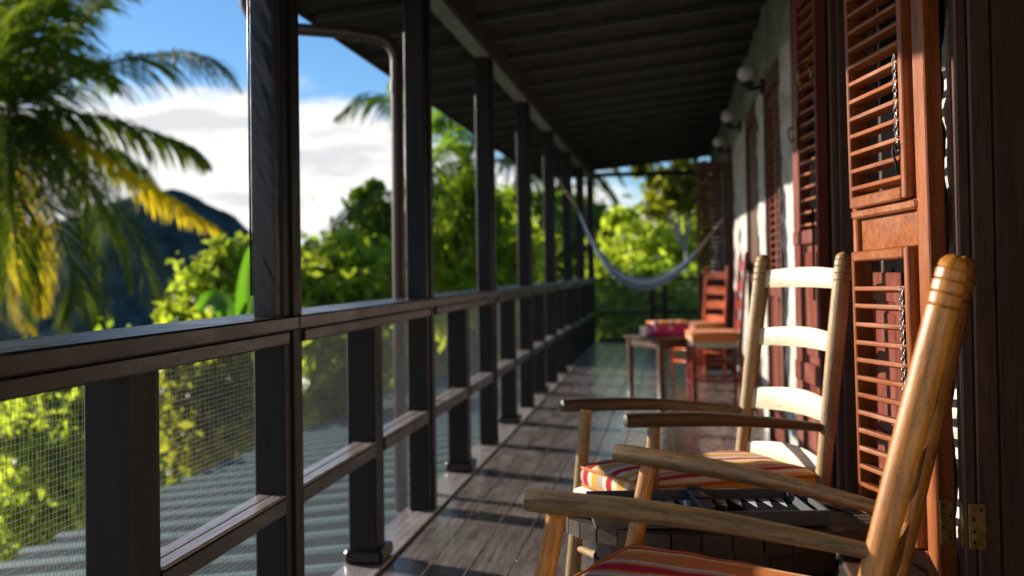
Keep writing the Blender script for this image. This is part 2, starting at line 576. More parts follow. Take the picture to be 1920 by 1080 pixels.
M['lightfrond'] = leaf_mat('light green palm leaflet', [(0.05, 0.10, 0.014), (0.08, 0.14, 0.016)], (0.32, 0.52, 0.02), 0.5, 0.45, 0.2)
M['banana'] = leaf_mat('banana leaf', [(0.06, 0.14, 0.012), (0.09, 0.19, 0.015)], (0.22, 0.55, 0.02), 0.55, 0.3)
M['grass'] = plain('dark green undergrowth', (0.030, 0.045, 0.014), 0.95, 0, 0.6, 1.3, 0.8)
M['forest'] = plain('far forest', (0.042, 0.064, 0.062), 1.0, 0, 0.5, 0.35, 0.9, 0.0)  # distance haze mixed into the colour as a bluish tone

# plaster: whitewash over rough stone, stained
mt, t, b = new_mat('rough whitewashed plaster')
vec = coords(t, (1, 1, 1), False)
na = noise_node(t, vec, 3.2, 7, 0.65, 0.4)
nb = noise_node(t, vec, 24, 6, 0.7)
col = ramp_node(t, [(0.30, (0.13, 0.125, 0.10)), (0.44, (0.36, 0.345, 0.295)), (0.60, (0.62, 0.60, 0.55))], math_node(t, 'MULTIPLY_ADD', nb, 0.35, math_node(t, 'MULTIPLY', na, 0.72)))
t.links.new(col, b.inputs['Base Color'])
b.inputs['Roughness'].default_value = 0.9
bp = t.nodes.new('ShaderNodeBump')
bp.inputs['Strength'].default_value = 0.7
bp.inputs['Distance'].default_value = 0.012
t.links.new(math_node(t, 'ADD', nb, na), bp.inputs['Height'])
t.links.new(bp.outputs[0], b.inputs['Normal'])
M['plaster'] = mt
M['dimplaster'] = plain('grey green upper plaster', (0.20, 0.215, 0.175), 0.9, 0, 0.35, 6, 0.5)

ORANGE, RED, CREAM, GREY, AMBER = (0.70, 0.235, 0.070), (0.52, 0.022, 0.035), (0.84, 0.70, 0.50), (0.52, 0.42, 0.40), (0.78, 0.42, 0.08)
M['stripeA'] = stripes('orange striped canvas', [(0.0, ORANGE), (0.20, GREY), (0.235, CREAM), (0.255, GREY), (0.30, ORANGE), (0.335, RED), (0.45, ORANGE), (0.48, GREY), (0.53, CREAM), (0.55, ORANGE), (0.78, AMBER), (0.83, CREAM), (0.86, RED), (0.90, ORANGE)], 1, 0.30)
M['stripeB'] = stripes('cream and orange striped canvas', [(0.0, CREAM), (0.08, AMBER), (0.2, CREAM), (0.30, RED), (0.40, CREAM), (0.47, GREY), (0.55, AMBER), (0.68, CREAM), (0.76, RED), (0.86, GREY), (0.92, ORANGE)], 1, 0.26)
M['stripeC'] = stripes('orange and grey striped canvas', [(0.0, ORANGE), (0.30, GREY), (0.48, RED), (0.58, ORANGE), (0.75, CREAM), (0.83, ORANGE)], 0, 0.14)
M['hammockdark'] = plain('slate blue hammock cloth', (0.055, 0.095, 0.19), 0.85, 0, 0.15, 120, 0.3)
M['hammockmid'] = plain('grey blue hammock cloth', (0.12, 0.19, 0.31), 0.85, 0, 0.15, 120, 0.3)
M['hammockpale'] = plain('pale blue white hammock cloth', (0.27, 0.35, 0.46), 0.85, 0, 0.1, 120, 0.3)
M['hammock'] = stripes('blue striped hammock cloth', [(0.0, (0.10, 0.17, 0.36)), (0.25, (0.42, 0.50, 0.62)), (0.42, (0.06, 0.11, 0.28)), (0.62, (0.22, 0.33, 0.36)), (0.8, (0.50, 0.56, 0.60)), (0.88, (0.10, 0.16, 0.34))], 2, 0.11)
mt, t, b = new_mat('magenta flowered cloth')
vor = t.nodes.new('ShaderNodeTexVoronoi')
vor.inputs['Scale'].default_value = 14
t.links.new(coords(t, (1, 1, 1), False), vor.inputs['Vector'])
col = ramp_node(t, [(0.0, (0.75, 0.60, 0.62)), (0.22, (0.70, 0.45, 0.55)), (0.34, (0.50, 0.03, 0.18)), (1.0, (0.42, 0.02, 0.15))], vor.outputs['Distance'])
t.links.new(col, b.inputs['Base Color'])
b.inputs['Roughness'].default_value = 0.85
M['magenta'] = mt
# ------------------------------------------------------------------ ground, hill
mb = MB()


def gfn(a, bq):
    x, y = -700 + 1400 * a, -200 + 1200 * bq
    d = math.hypot(x, y)
    z = -6.0 + 0.35 * mnoise.noise((x * 0.15, y * 0.15, 0)) - min(18.0, max(0, d - 30) * 0.10)
    return (x, y, z)


mb.grid(gfn, 120, 110)
obj('ground', mb, M['grass'], smooth=True, kind='structure')
mb = MB()


HP = [at(px, py, 141.5) for px, py in ((-500, 520), (-150, 470), (60, 435), (180, 400), (260, 372), (320, 357), (350, 360), (395, 388), (440, 420), (480, 448), (560, 466), (700, 478), (900, 485))]
HX, HZ = [p.x for p in HP], [p.z for p in HP]


def hfn(a, bq):
    x, y = -160 + 260 * a, 92 + 90 * bq
    prof = float(np.interp(x, HX, HZ)) + 17
    ridge = math.exp(-((bq - 0.55) / 0.30) ** 2)
    z = -17 + prof * ridge + 0.7 * mnoise.noise((x * 0.22, y * 0.22, 3)) * ridge + 0.7 * mnoise.noise((x * 0.7, y * 0.7, 9)) + 0.5 * mnoise.noise((x * 1.4, y * 1.4, 5))
    return (x, y, z)


mb.grid(hfn, 150, 70)
obj('hill', mb, M['forest'], smooth=True, kind='structure')

# ------------------------------------------------------------------ veranda floor
XF0, XF1, XW = -1.04, 0.62, 0.62
YA, YB = -6.0, 15.05
fl = obj('floor', MB().box((-1.22, YA, -0.20), (XW + 0.3, YB, -0.045), 0.01), M['darkY'], kind='structure')
bw = (XF1 - XF0) / 11
for i in range(11):
    y = YA
    ln = rng.uniform(1.4, 3.6)
    while y < YB - 0.01:
        y2 = min(YB, y + ln)
        if YB - y2 < 0.8:
            y2 = YB
        dz = rng.uniform(-0.002, 0.0)
        obj('floor_board', MB().box((XF0 + i * bw + 0.0025, y + 0.0015, -0.035), (XF0 + (i + 1) * bw - 0.0025, y2 - 0.0015, dz), 0.003), M['floorY'], fl)
        y = y2
        ln = rng.uniform(2.6, 4.2)
y = YA
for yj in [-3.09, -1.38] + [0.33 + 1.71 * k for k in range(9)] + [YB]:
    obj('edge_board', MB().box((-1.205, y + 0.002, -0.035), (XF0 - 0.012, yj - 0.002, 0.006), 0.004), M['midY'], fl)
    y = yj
obj('foundation', MB().box((-1.15, YA, -9), (3.0, YB - 0.1, -0.21), 0.02), M['plaster'], kind='structure')

# ------------------------------------------------------------------ posts and railing
PITCHY = 1.71
for k in range(8):
    y1 = 2.862 + PITCHY * k
    p = thing('veranda_post', 'x', 'post', (-1.13, y1 - 0.06, 0), 'posts along the veranda railing')
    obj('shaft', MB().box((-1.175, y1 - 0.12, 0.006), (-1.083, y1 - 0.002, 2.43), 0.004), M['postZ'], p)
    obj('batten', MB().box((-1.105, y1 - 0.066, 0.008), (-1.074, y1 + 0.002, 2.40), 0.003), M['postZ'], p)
    lab = ['broad near post wrapped in black vinyl on its front', 'post right behind the bend of the brown drain pipe',
           'third post from the front, standing clear between pipe and hammock', 'fourth post from the front of the veranda railing',
           'fifth post from the front, the hammock rope tied to it', 'sixth post, just beyond the hammock rope post',
           'seventh post, second to last before the far corner', 'last post at the far corner of the veranda'][k]
    p['label'] = lab
    if k == 0:
        wr = MB()

        def wfn(a, bq):
            z = 0.962 + 1.46 * bq
            d = 0.004 * mnoise.noise((a * 1.0, z * 9.0 + a * 1.5, 1.3)) + 0.0045 * mnoise.noise((a * 2.2, z * 34 + 6 * a, 4.1)) + 0.002 * mnoise.noise((a * 5, z * 90 + 14 * a, 8.1))
            e = math.sin(PI * a) ** 0.4
            return (-1.174 + 0.082 * a, y1 - 0.1215 - (0.005 + 0.6 * d + 0.004) * e, z)

        wr.grid(wfn, 14, 220)
        obj('vinyl_wrap', wr, M['vinyl'], p, smooth=True)
        obj('wrap_edge', MB().tube([(-1.177, y1 - 0.124, 1.02), (-1.178, y1 - 0.124, 1.6), (-1.177, y1 - 0.124, 2.42)], 0.0035, 8), M['vinyl'], p, True)

rail = thing('railing', 'long dark wooden veranda railing with wire mesh panels', 'railing', (-1.13, 6.7, 0))
ends = [-6.0, -3.09, -1.38, 0.33] + [2.802 + PITCHY * k for k in range(8)] + [YB]
for a, c in zip(ends[:-1], ends[1:]):
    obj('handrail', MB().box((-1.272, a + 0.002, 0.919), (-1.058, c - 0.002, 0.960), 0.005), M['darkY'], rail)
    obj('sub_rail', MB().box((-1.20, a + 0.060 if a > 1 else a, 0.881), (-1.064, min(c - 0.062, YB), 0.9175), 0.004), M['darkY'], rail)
wires = None


def wire_panel(y0, y1, z0, z1, x):
    w = MB()
    s, d = 0.0127, 0.00048
    ny, nz = int((y1 - y0) / s), int((z1 - z0) / s)
    for i in range(ny + 1):
        yy = y0 + i * s
        w.box((x - d, yy - d, z0), (x + d, yy + d, z1), 0.0001)
    for j in range(nz + 1):
        zz = z0 + j * s
        w.box((x + d, y0, zz - d), (x + 3 * d, y1, zz + d), 0.0001)
    return w


def wire_fast(ylen, z0, z1):
    """hardware cloth of half inch squares as thin square bars, local y from 0"""
    s, d = 0.0127, 0.00031
    vs, fs = [], []

    def bar(p, q, ax):
        o = len(vs)
        o1, o2 = [(1, 2), (2, 0), (0, 1)][ax]
        for e in (p, q):
            for (s1, s2) in ((-1, -1), (1, -1), (1, 1), (-1, 1)):
                r = list(e)
                r[o1] += s1 * d
                r[o2] += s2 * d
                vs.append(r)
        for k in range(4):
            k2 = (k + 1) % 4
            fs.append((o + k, o + k2, o + 4 + k2, o + 4 + k))
    n = int(ylen / s)
    for i in range(n + 1):
        bar((0.0011 * (i % 2), i * s, z0), (0.0011 * (i % 2), i * s, z1), 2)
    for j in range(int((z1 - z0) / s) + 1):
        bar((0.0005, 0, z0 + j * s), (0.0005, ylen, z0 + j * s), 1)
    q = MB()
    q.v, q.f = vs, fs
    return q


wire_me = mesh_of('wire_mesh', wire_fast(0.855, 0.01, 0.93), M['wire'])
wire_top = None
for k in range(-1, 8):
    yb = 2.038 + PITCHY * k
    y1 = 2.862 + PITCHY * k
    if k >= 0:
        obj('baluster', MB().box((-1.190, yb - 0.12, 0.006), (-1.083, yb - 0.022, 0.883), 0.004), M['postZ'], rail)
        obj('batten', MB().box((-1.150, yb - 0.0225, 0.006), (-1.086, yb, 0.882), 0.003), M['postZ'], rail)
        obj('baluster_shoe', MB().box((-1.205, yb - 0.140, 0.0075), (-1.058, yb + 0.022, 0.058), 0.010), M['darkY'], rail)
        inst('wire_mesh', wire_me, rail, (-1.199, yb - 0.91, 0))['kind'] = 'stuff'
        inst('wire_mesh', wire_me, rail, (-1.199, yb - 0.055, 0))['kind'] = 'stuff'
    ya = y1 + 0.001 if k >= 0 else 0.33
    yb2 = 2.038 + PITCHY * (k + 1) - 0.122
    if k < 7:
        obj('mid_rail', MB().box((-1.165, ya + 0.001, 0.400), (-1.080, yb2, 0.447), 0.004), M['darkY'], rail)
        for xa in (-1.165, -1.122):  # pale strips: real wear plus sky sheen painted into the colour
            obj('worn_sheen_cap', MB().box((xa + 0.0005, ya + 0.001, 0.4475), (xa + 0.0415, yb2, 0.456), 0.003), M['midY'], rail)
            obj('worn_sheen_cap', MB().box((xa + 0.0005, yb2 + 0.124, 0.4475), (xa + 0.0415, yb2 + 0.122 + 0.702, 0.456), 0.003), M['midY'], rail)
        obj('mid_rail', MB().box((-1.165, yb2 + 0.124, 0.400), (-1.080, yb2 + 0.122 + 0.702, 0.447), 0.004), M['darkY'], rail)

er = thing('end_railing', 'dark railing with mesh closing the far end of the veranda', 'railing', (-0.2, YB, 0))
obj('handrail', MB().box((-1.05, YB - 0.16, 0.905), (0.95, YB + 0.0, 0.950), 0.005), M['darkX'], er)
obj('mid_rail', MB().box((-1.05, YB - 0.12, 0.42), (0.95, YB - 0.03, 0.47), 0.005), M['darkX'], er)
obj('bottom_rail', MB().box((-1.05, YB - 0.12, 0.01), (0.95, YB - 0.03, 0.07), 0.005), M['darkX'], er)
for x in (-0.255, -0.075, 0.62):
    obj('baluster', MB().box((x - 0.04, YB - 0.13, 0.008), (x + 0.04, YB - 0.04, 0.903), 0.004), M['darkZ'], er)
for j in range(2):
    inst('wire_mesh', mesh_of('wire_mesh', wire_fast(1.0, 0.01, 0.93), M['wire']), er, (-1.05 + 1.0 * (j + 1), YB - 0.02, 0), (0, 0, PI / 2))['kind'] = 'stuff'

# ------------------------------------------------------------------ roof
def zr(x):
    return 2.66 + 0.10 * x


rf = thing('veranda_roof', 'dark low lean-to veranda roof on rafters and a grey green beam', 'roof', (-0.6, 7, 2.6))
XE = -1.88
yr = YA
k = 0
while yr < 15.0:
    sh = MB()
    c = 0.09
    for_x = (XE + 0.03, XW + 0.02)
    vs = []
    for x in for_x:
        for yy in (yr, yr + 0.036):
            for z in (zr(x) - 0.040, zr(x) - 0.001):
                vs.append((x, yy, z))
    sh.add(vs, [(0, 1, 3, 2), (4, 6, 7, 5), (0, 4, 5, 1), (2, 3, 7, 6), (0, 2, 6, 4), (1, 5, 7, 3)])
    obj('rafter', sh, M['rafterX'], rf)
    yr += 0.533
nb_ = 14
for i in range(nb_):
    xa = XE + (XW + 0.05 - XE) * i / nb_
    xb = XE + (XW + 0.05 - XE) * (i + 1) / nb_ - 0.004
    q = MB()
    vs = []
    for x in (xa, xb):
        for yy in (YA, 15.12):
            for z in (zr(x), zr(x) + 0.022):
                vs.append((x, yy, z))
    q.add(vs, [(0, 1, 3, 2), (4, 6, 7, 5), (0, 4, 5, 1), (2, 3, 7, 6), (0, 2, 6, 4), (1, 5, 7, 3)])
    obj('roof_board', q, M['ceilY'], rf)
q = MB()
vs = []
for x in (XE - 0.02, XW + 0.4):
    for yy in (YA - 0.05, 15.2):
        for z in (zr(x) + 0.024, zr(x) + 0.045):
            vs.append((x, yy, z))
q.add(vs, [(0, 1, 3, 2), (4, 6, 7, 5), (0, 4, 5, 1), (2, 3, 7, 6), (0, 2, 6, 4), (1, 5, 7, 3)])
obj('roof_sheet', q, M['tin'], rf)
obj('fascia', MB().box((XE - 0.022, YA, zr(XE) - 0.035), (XE + 0.002, 15.14, zr(XE) + 0.02), 0.003), M['ceilY'], rf)
obj('end_board', MB().box((XE, 15.125, zr(XE) - 0.02), (XW, 15.15, zr(XE) + 0.05), 0.003), M['ceilY'], rf)
for a, c in zip(ends[:-1], ends[1:]):
    obj('beam', MB().box((-1.176, a + 0.001 if a > 1 else YA, 2.405), (-1.084, c - 0.001, 2.545), 0.004), M['beamY'], rf)
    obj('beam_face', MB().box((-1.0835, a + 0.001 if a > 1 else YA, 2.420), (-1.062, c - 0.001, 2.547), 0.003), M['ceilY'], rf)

# ------------------------------------------------------------------ house wall with door openings
hw = thing('house_wall', 'rough whitewashed stone wall of the house along the veranda', 'wall', (XW, 7, 0))
OPEN = [(1.40, 2.24), (3.06, 3.88), (5.72, 6.50), (7.15, 8.05), (9.70, 10.50)]
DH = 2.23


def wall_panel(y0, y1, z0, z1, name='plaster', mat=None):
    q = MB()
    ny, nz = max(2, int((y1 - y0) / 0.035)), max(2, int((z1 - z0) / 0.035))

    def fn(a, bq):
        y, z = y0 + (y1 - y0) * a, z0 + (z1 - z0) * bq
        d = 0.016 * mnoise.noise((y * 5, z * 5, 0.5)) + 0.010 * mnoise.noise((y * 14, z * 14, 2.5)) + 0.004 * mnoise.noise((y * 40, z * 40, 7.5))
        cell = mnoise.voronoi((y * 5.5, z * 7.0, 0.3))[0]
        d += 0.020 * max(0, 0.6 - cell[0] * 1.2)
        e = 0.014 * mnoise.noise((z * 9, y * 2, 11)) + 0.008 * mnoise.noise((z * 31, y, 13))
        if 0 < a < 1:
            e *= 0.2
        return (XW - 0.004 - max(-0.01, d), y + e, z)

    q.grid(fn, ny, nz)
    o0 = len(q.v)
    # returns into the openings
    for a in (0, 1):
        col = [j * (ny + 1) + (ny if a else 0) for j in range(nz + 1)]
        base = len(q.v)
        for j in col:
            v = q.v[j]
            q.v.append((XW + 0.30, v[1], v[2]))
        for j in range(nz):
            q.f.append((col[j], col[j + 1], base + j + 1, base + j))
    return obj(name, q, mat or M['plaster'], hw, smooth=True)


ys = [YA] + [v for o in OPEN for v in o] + [15.1]
for i in range(0, len(ys), 2):
    wall_panel(ys[i] + (0.036 if i else 0), ys[i + 1] - (0.036 if i + 2 < len(ys) else 0), -0.1, DH)
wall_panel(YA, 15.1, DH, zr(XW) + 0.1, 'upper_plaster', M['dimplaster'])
blocker = thing('rear_blocker', 'unseen plastered wing that closes the veranda behind', 'wall', (-0.3, YA, 0))  # unseen wall, added to keep open sky from lighting the veranda
obj('plaster', MB().box((-1.3, YA - 0.2, -0.2), (XW + 0.2, YA - 0.01, 2.8), 0.01), M['plaster'], blocker)
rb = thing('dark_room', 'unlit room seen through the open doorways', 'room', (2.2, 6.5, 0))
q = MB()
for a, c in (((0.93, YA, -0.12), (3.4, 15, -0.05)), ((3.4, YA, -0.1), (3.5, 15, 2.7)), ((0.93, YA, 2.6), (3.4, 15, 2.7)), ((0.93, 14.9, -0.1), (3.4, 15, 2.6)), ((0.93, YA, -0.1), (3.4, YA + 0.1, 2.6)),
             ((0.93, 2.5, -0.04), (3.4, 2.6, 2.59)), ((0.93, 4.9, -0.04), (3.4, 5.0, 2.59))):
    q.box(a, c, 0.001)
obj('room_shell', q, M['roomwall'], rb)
for i, (a, c) in enumerate(OPEN):
    fr = thing('door_frame', 'x', 'door frame', (0.75, (a + c) / 2, 0), 'door frames along the house wall')
    fr['label'] = ['dark brown frame of the nearest doorway with brass hinge plates', 'frame of the dark open doorway between the orange and the crimson shutter',
                   'frame round the closed pair of louvred doors', 'frame round the closed dark plank doors', 'frame of the far doorway where the black leaf stands out'][i]
    mt_ = M['brownZ']
    for sgn, yy in ((1, c), (-1, a)):
        j0, j1 = sorted((yy, yy + sgn * 0.045))
        obj('jamb', MB().box((0.600, j0, 0.0), (0.6235, j1, DH - 0.004), 0.003), mt_, fr)
        obj('jamb', MB().box((0.6255, min(yy, yy + sgn * 0.05) - (0.004 if sgn > 0 else -0.004), 0.0), (0.671, max(yy, yy + sgn * 0.05), DH - 0.002), 0.004), mt_, fr)
        obj('jamb', MB().box((0.6735, min(yy, yy + sgn * 0.05), 0.0), (0.93, max(yy, yy + sgn * 0.05) - 0.001, DH - 0.003), 0.004), mt_, fr)
    obj('lintel', MB().box((0.602, a, DH - 0.09), (0.93, c, DH + 0.012), 0.004), M['brownY'], fr)
    obj('sill', MB().box((0.60, a, -0.02), (0.93, c, 0.012), 0.004), M['brownY'], fr)
    if i < 1:
        for z0 in (0.488, 1.78):
            h_ = obj('hinge_plate', MB().box((0.606, c - 0.0075, z0), (0.640, c - 0.0042, z0 + 0.094), 0.001), M['brass'], fr)
            s_ = MB()
            for zz in (0.014, 0.036, 0.060, 0.081):
                s_.tube([(0.616 + 0.014 * (int(zz * 1000) % 2), c - 0.0072, z0 + zz), (0.616 + 0.014 * (int(zz * 1000) % 2), c - 0.0095, z0 + zz)], 0.0032, 8)
            obj('screw', s_, M['iron'], h_)

# ------------------------------------------------------------------ shutters
def slat_mesh(L, depth, th, mat):
    q = MB()
    n = 10
    prof = []
    for k in range(n):
        a = 2 * PI * k / n
        cx, sx = math.cos(a), math.sin(a)
        prof.append((depth / 2 * (abs(cx) ** 0.5) * (1 if cx > 0 else -1), th / 2 * (abs(sx) ** 0.6) * (1 if sx > 0 else -1)))
    vs = [(x, p[0], p[1]) for x in (0, L) for p in prof]
    fs = [(k, (k + 1) % n, n + (k + 1) % n, n + k) for k in range(n)] + [tuple(range(n))[::-1], tuple(range(n, 2 * n))]
    q.add(vs, fs)
    return mesh_of('slat', q, mat, 'auto')


def shutter(name, label, org, rotz, w, h, mk, zones, tilt=0.0, t=0.045, pitch=0.0433, depth=0.034, ang=0.16, near=0.052, far=0.022, inner=True, z0=0.03, group=None, flip=1, smk=None):
    """a leaf hinged at org: local x along the leaf, local y outwards (towards the viewer's side), body behind y = 0"""
    th_ = thing(name, label, 'shutter', org, group)
    Mx = Matrix.Translation(Vector(org)) @ Matrix.Rotation(rotz, 4, 'Z') @ Matrix.Translation((0, 0, 1.08)) @ Matrix.Rotation(tilt, 4, 'Y') @ Matrix.Translation((0, 0, -1.08))
    mz, mx_ = M[mk + 'Z'], M[mk + 'X']
    obj('stile', MB().box((0, -t, z0), (near, 0, h), 0.003, Mx), mz, th_)
    obj('stile', MB().box((w - far, -t, z0), (w, 0, h), 0.003, Mx), mz, th_)
    obj('rail', MB().box((near, -t + 0.004, h - 0.08), (w - far, -0.003, h), 0.003, Mx), mx_, th_)
    obj('rail', MB().box((near, -t + 0.004, z0), (w - far, -0.003, z0 + 0.10), 0.003, Mx), mx_, th_)
    for (typ, a, c) in zones:
        if typ == 'rail':
            obj('rail', MB().box((near - 0.006, -t + 0.006, a), (w - 0.004, 0.006, c), 0.005, Mx), mx_, th_)
        elif typ == 'panel':
            p = obj('panel', MB().box((near + 0.0005, -t + 0.012, a), (w - far - 0.0005, -0.012, c), 0.002, Mx), mx_, th_)
            if c - a > 0.15:
                obj('raised_field', MB().box((near + 0.03, -0.0115, a + 0.03), (w - far - 0.03, -0.004, c - 0.03), 0.006, Mx), mz, p)
        else:
            x0, x1 = near + 0.004, w - far - 0.004
            yc = -t * 0.5
            if inner:
                # a louvre frame of its own, standing proud of the leaf
                xa, xb = near + 0.014, w - far - 0.003
                obj('inner_stile', MB().box((xa, -t + 0.008, a - 0.028), (xa + 0.020, 0.017, c), 0.0025, Mx), mz, th_)
                obj('inner_stile', MB().box((xb - 0.013, -t + 0.008, a - 0.028), (xb, 0.017, c), 0.0025, Mx), mz, th_)
                obj('inner_rail', MB().box((xa + 0.0205, -t + 0.010, a - 0.030), (xb - 0.0135, 0.019, a - 0.001), 0.0035, Mx), mx_, th_)
                obj('inner_rail', MB().box((xa + 0.0205, -t + 0.010, c - 0.024), (xb - 0.0135, 0.019, c), 0.0035, Mx), mx_, th_)
                x0, x1 = xa + 0.0205, xb - 0.0135
                yc = 0.001
            sm = slat_mesh(x1 - x0, depth, 0.0135, M[(smk or mk) + 'X'])
            n = int((c - a - 0.02) / pitch)
            for i in range(n + 1):
                z = a + 0.018 + i * pitch
                if typ == 'slats_low' and z > c - 0.080:
                    continue
                pos = Mx @ Vector((x0, yc, z))
                s = inst('slat', sm, th_, pos, (flip * ang + rng.normal(0, 0.03), tilt + rng.normal(0, 0.004), rotz))
    return th_, Mx


ux, uy = -0.235, 0.972
RZ1 = math.atan2(uy, ux)
s1, MX1 = shutter('louvred_shutter', 'open orange brown louvred shutter lit by sun, right behind the honey rocking chair', (0.550, 2.275, 0), RZ1, 0.388, 2.20, 'red',
                  [('slats', 1.258, 2.12), ('rail', 1.204, 1.227), ('panel', 1.124, 1.204), ('slats_low', 0.490, 1.122), ('rail', 0.44, 0.461), ('panel', 0.13, 0.44)],
                  tilt=0.024, t=0.040, group='shutters along the house wall')
hp = obj('hinge_plate', MB().box((-0.0035, -0.031, 0.488), (-0.0002, -0.002, 0.582), 0.001, MX1), M['brass'], s1)
sc_ = MB()
for zz, yy in ((0.502, -0.024), (0.524, -0.009), (0.548, -0.024), (0.569, -0.009)):
    sc_.tube([MX1 @ Vector((-0.0034, yy, zz)), MX1 @ Vector((-0.0055, yy, zz))], 0.0030, 8)
obj('screw', sc_, M['iron'], hp)
obj('hinge_pin', MB().tube([(0.5985, 2.249, 0.486), (0.5985, 2.249, 0.584)], 0.0055, 10), M['brass'], s1, True)


def chain(parent, Mx, x, za, zb):
    q = MB()
    n = int((zb - za) / 0.011)
    for i in range(n):
        z = za + (i + 0.5) * 0.011
        pts = []
        for k in range(9):
            a = 2 * PI * k / 8
            u_, w_ = 0.0042 * math.cos(a), 0.0075 * math.sin(a)
            pts.append(Mx @ (Vector((x + u_, 0.021, z + w_)) if i % 2 else Vector((x + 0.001, 0.021 + u_, z + w_))))
        q.tube(pts, 0.0011, 5, cap=False)
    return obj('chain', q, M['steel'], parent, True)


chain(s1, MX1, 0.092, 1.335, 1.56)
chain(s1, MX1, 0.092, 0.80, 1.035)
hk = MB().tube([MX1 @ Vector((0.090, 0.020, 1.34)), MX1 @ Vector((0.090, 0.027, 1.355)), MX1 @ Vector((0.094, 0.030, 1.335)), MX1 @ Vector((0.092, 0.025, 1.312)), MX1 @ Vector((0.090, 0.020, 1.285))], 0.003, 8)
obj('hook', hk, M['iron'], s1, True)

RZ2 = math.atan2(0.994, -0.108)
s2, MX2 = shutter('louvred_shutter', 'deep red louvred shutter with brass rings, standing open behind the pale rocking chair', (0.552, 3.93, 0), RZ2, 0.388, 2.20, 'deepred',
                  [('slats', 1.222, 2.12), ('rail', 1.165, 1.222), ('panel', 0.70, 1.165), ('rail', 0.62, 0.70), ('panel', 0.13, 0.62)], near=0.014, far=0.10, pitch=0.050, depth=0.034, ang=0.18, inner=False, smk='red', group='shutters along the house wall')
shutter('shade_backing', 'near-black backing added for the shade behind the deep red louvres', (0.596, 3.915, 0), PI / 2, 0.90, 2.20, 'gapshade',  # added dark sheet, shade between the red slats put into its colour
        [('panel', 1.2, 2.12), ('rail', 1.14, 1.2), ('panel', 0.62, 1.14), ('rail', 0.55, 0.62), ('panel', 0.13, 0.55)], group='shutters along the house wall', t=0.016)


def ring(parent, c, r, axis_dir, mat, rr=0.004, nm='ring_handle'):
    a = Vector(axis_dir).normalized()
    e1 = a.cross(Vector((0, 0, 1))).normalized()
    e2 = a.cross(e1)
    pts = [Vector(c) + e1 * (r * math.cos(2 * PI * k / 24)) + e2 * (1.25 * r * math.sin(2 * PI * k / 24)) for k in range(25)]
    return obj(nm, MB().tube(pts, rr, 8, cap=False), mat, parent, True)


ring(s2, MX2 @ Vector((0.028, 0.030, 1.80)), 0.040, MX2.to_3x3() @ Vector((0.75, 0.65, 0)), M['brass'])
ring(s2, MX2 @ Vector((0.300, 0.022, 1.615)), 0.022, MX2.to_3x3() @ Vector((0.75, 0.65, 0)), M['brass'])
obj('latch_bar', MB().box((0.275, 0.001, 1.56), (0.290, 0.012, 1.68), 0.002, MX2), M['brass'], s2)
obj('bolt_rod', MB().tube([MX2 @ Vector((0.036, 0.008, 0.95)), MX2 @ Vector((0.036, 0.008, 1.30))], 0.005, 8), M['iron'], s2, True)

s3, _ = shutter('half_shutter', 'low red brown shutter half glimpsed through the lower slats of the orange shutter', (0.575, 2.685, 0), PI / 2, 0.372, 1.06, 'deepred',
                [('panel', 0.62, 0.98), ('rail', 0.55, 0.62), ('panel', 0.13, 0.55)], group='shutters along the house wall', t=0.02)
s4, _ = shutter('shade_backing', 'near-black sheet added as the shade behind the orange louvres', (0.598, 2.372, 0), PI / 2, 0.68, 2.20, 'gapshade',  # added sheet that paints the gaps behind the orange slats black
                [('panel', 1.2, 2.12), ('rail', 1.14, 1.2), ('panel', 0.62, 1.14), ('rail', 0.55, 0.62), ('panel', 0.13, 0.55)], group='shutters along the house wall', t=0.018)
for j, yy in enumerate((5.725, 6.113)):
    shutter('louvred_shutter', ['near leaf of the closed red brown louvred pair set in the white wall', 'far leaf of the closed red brown louvred pair set in the white wall'][j], (0.622, yy, 0), PI / 2, 0.384, 2.13, 'deepred',
            [('slats', 0.98, 2.05), ('rail', 0.90, 0.98), ('panel', 0.13, 0.90)], near=0.03, far=0.03, pitch=0.046, depth=0.036, inner=False, group='shutters along the house wall')
for j, yy in enumerate((7.153, 7.602)):
    d_ = thing('plank_door', ['near leaf of the closed dark plank double door', 'far leaf of the closed dark plank double door'][j], 'door', (0.64, yy, 0), 'closed plank doors')
    for k in range(4):
        obj('plank', MB().box((0.626 + 0.002 * (k % 2), yy + 0.111 * k + 0.002, 0.015), (0.66, yy + 0.111 * (k + 1) - 0.001, 2.13), 0.004), M['brownZ'], d_)
    obj('ledge', MB().box((0.662, yy + 0.01, 0.4), (0.69, yy + 0.43, 0.52), 0.004), M['brownY'], d_)
s5, _ = shutter('louvred_shutter', 'black looking shutter leaf standing straight out from the wall behind the red chair', (0.60, 10.56, 0), PI, 0.315, 2.17, 'brown',
                [('slats', 0.95, 2.09), ('rail', 0.88, 0.95), ('panel', 0.13, 0.88)], near=0.04, far=0.04, pitch=0.05, depth=0.054, ang=0.9, inner=False, group='shutters along the house wall')

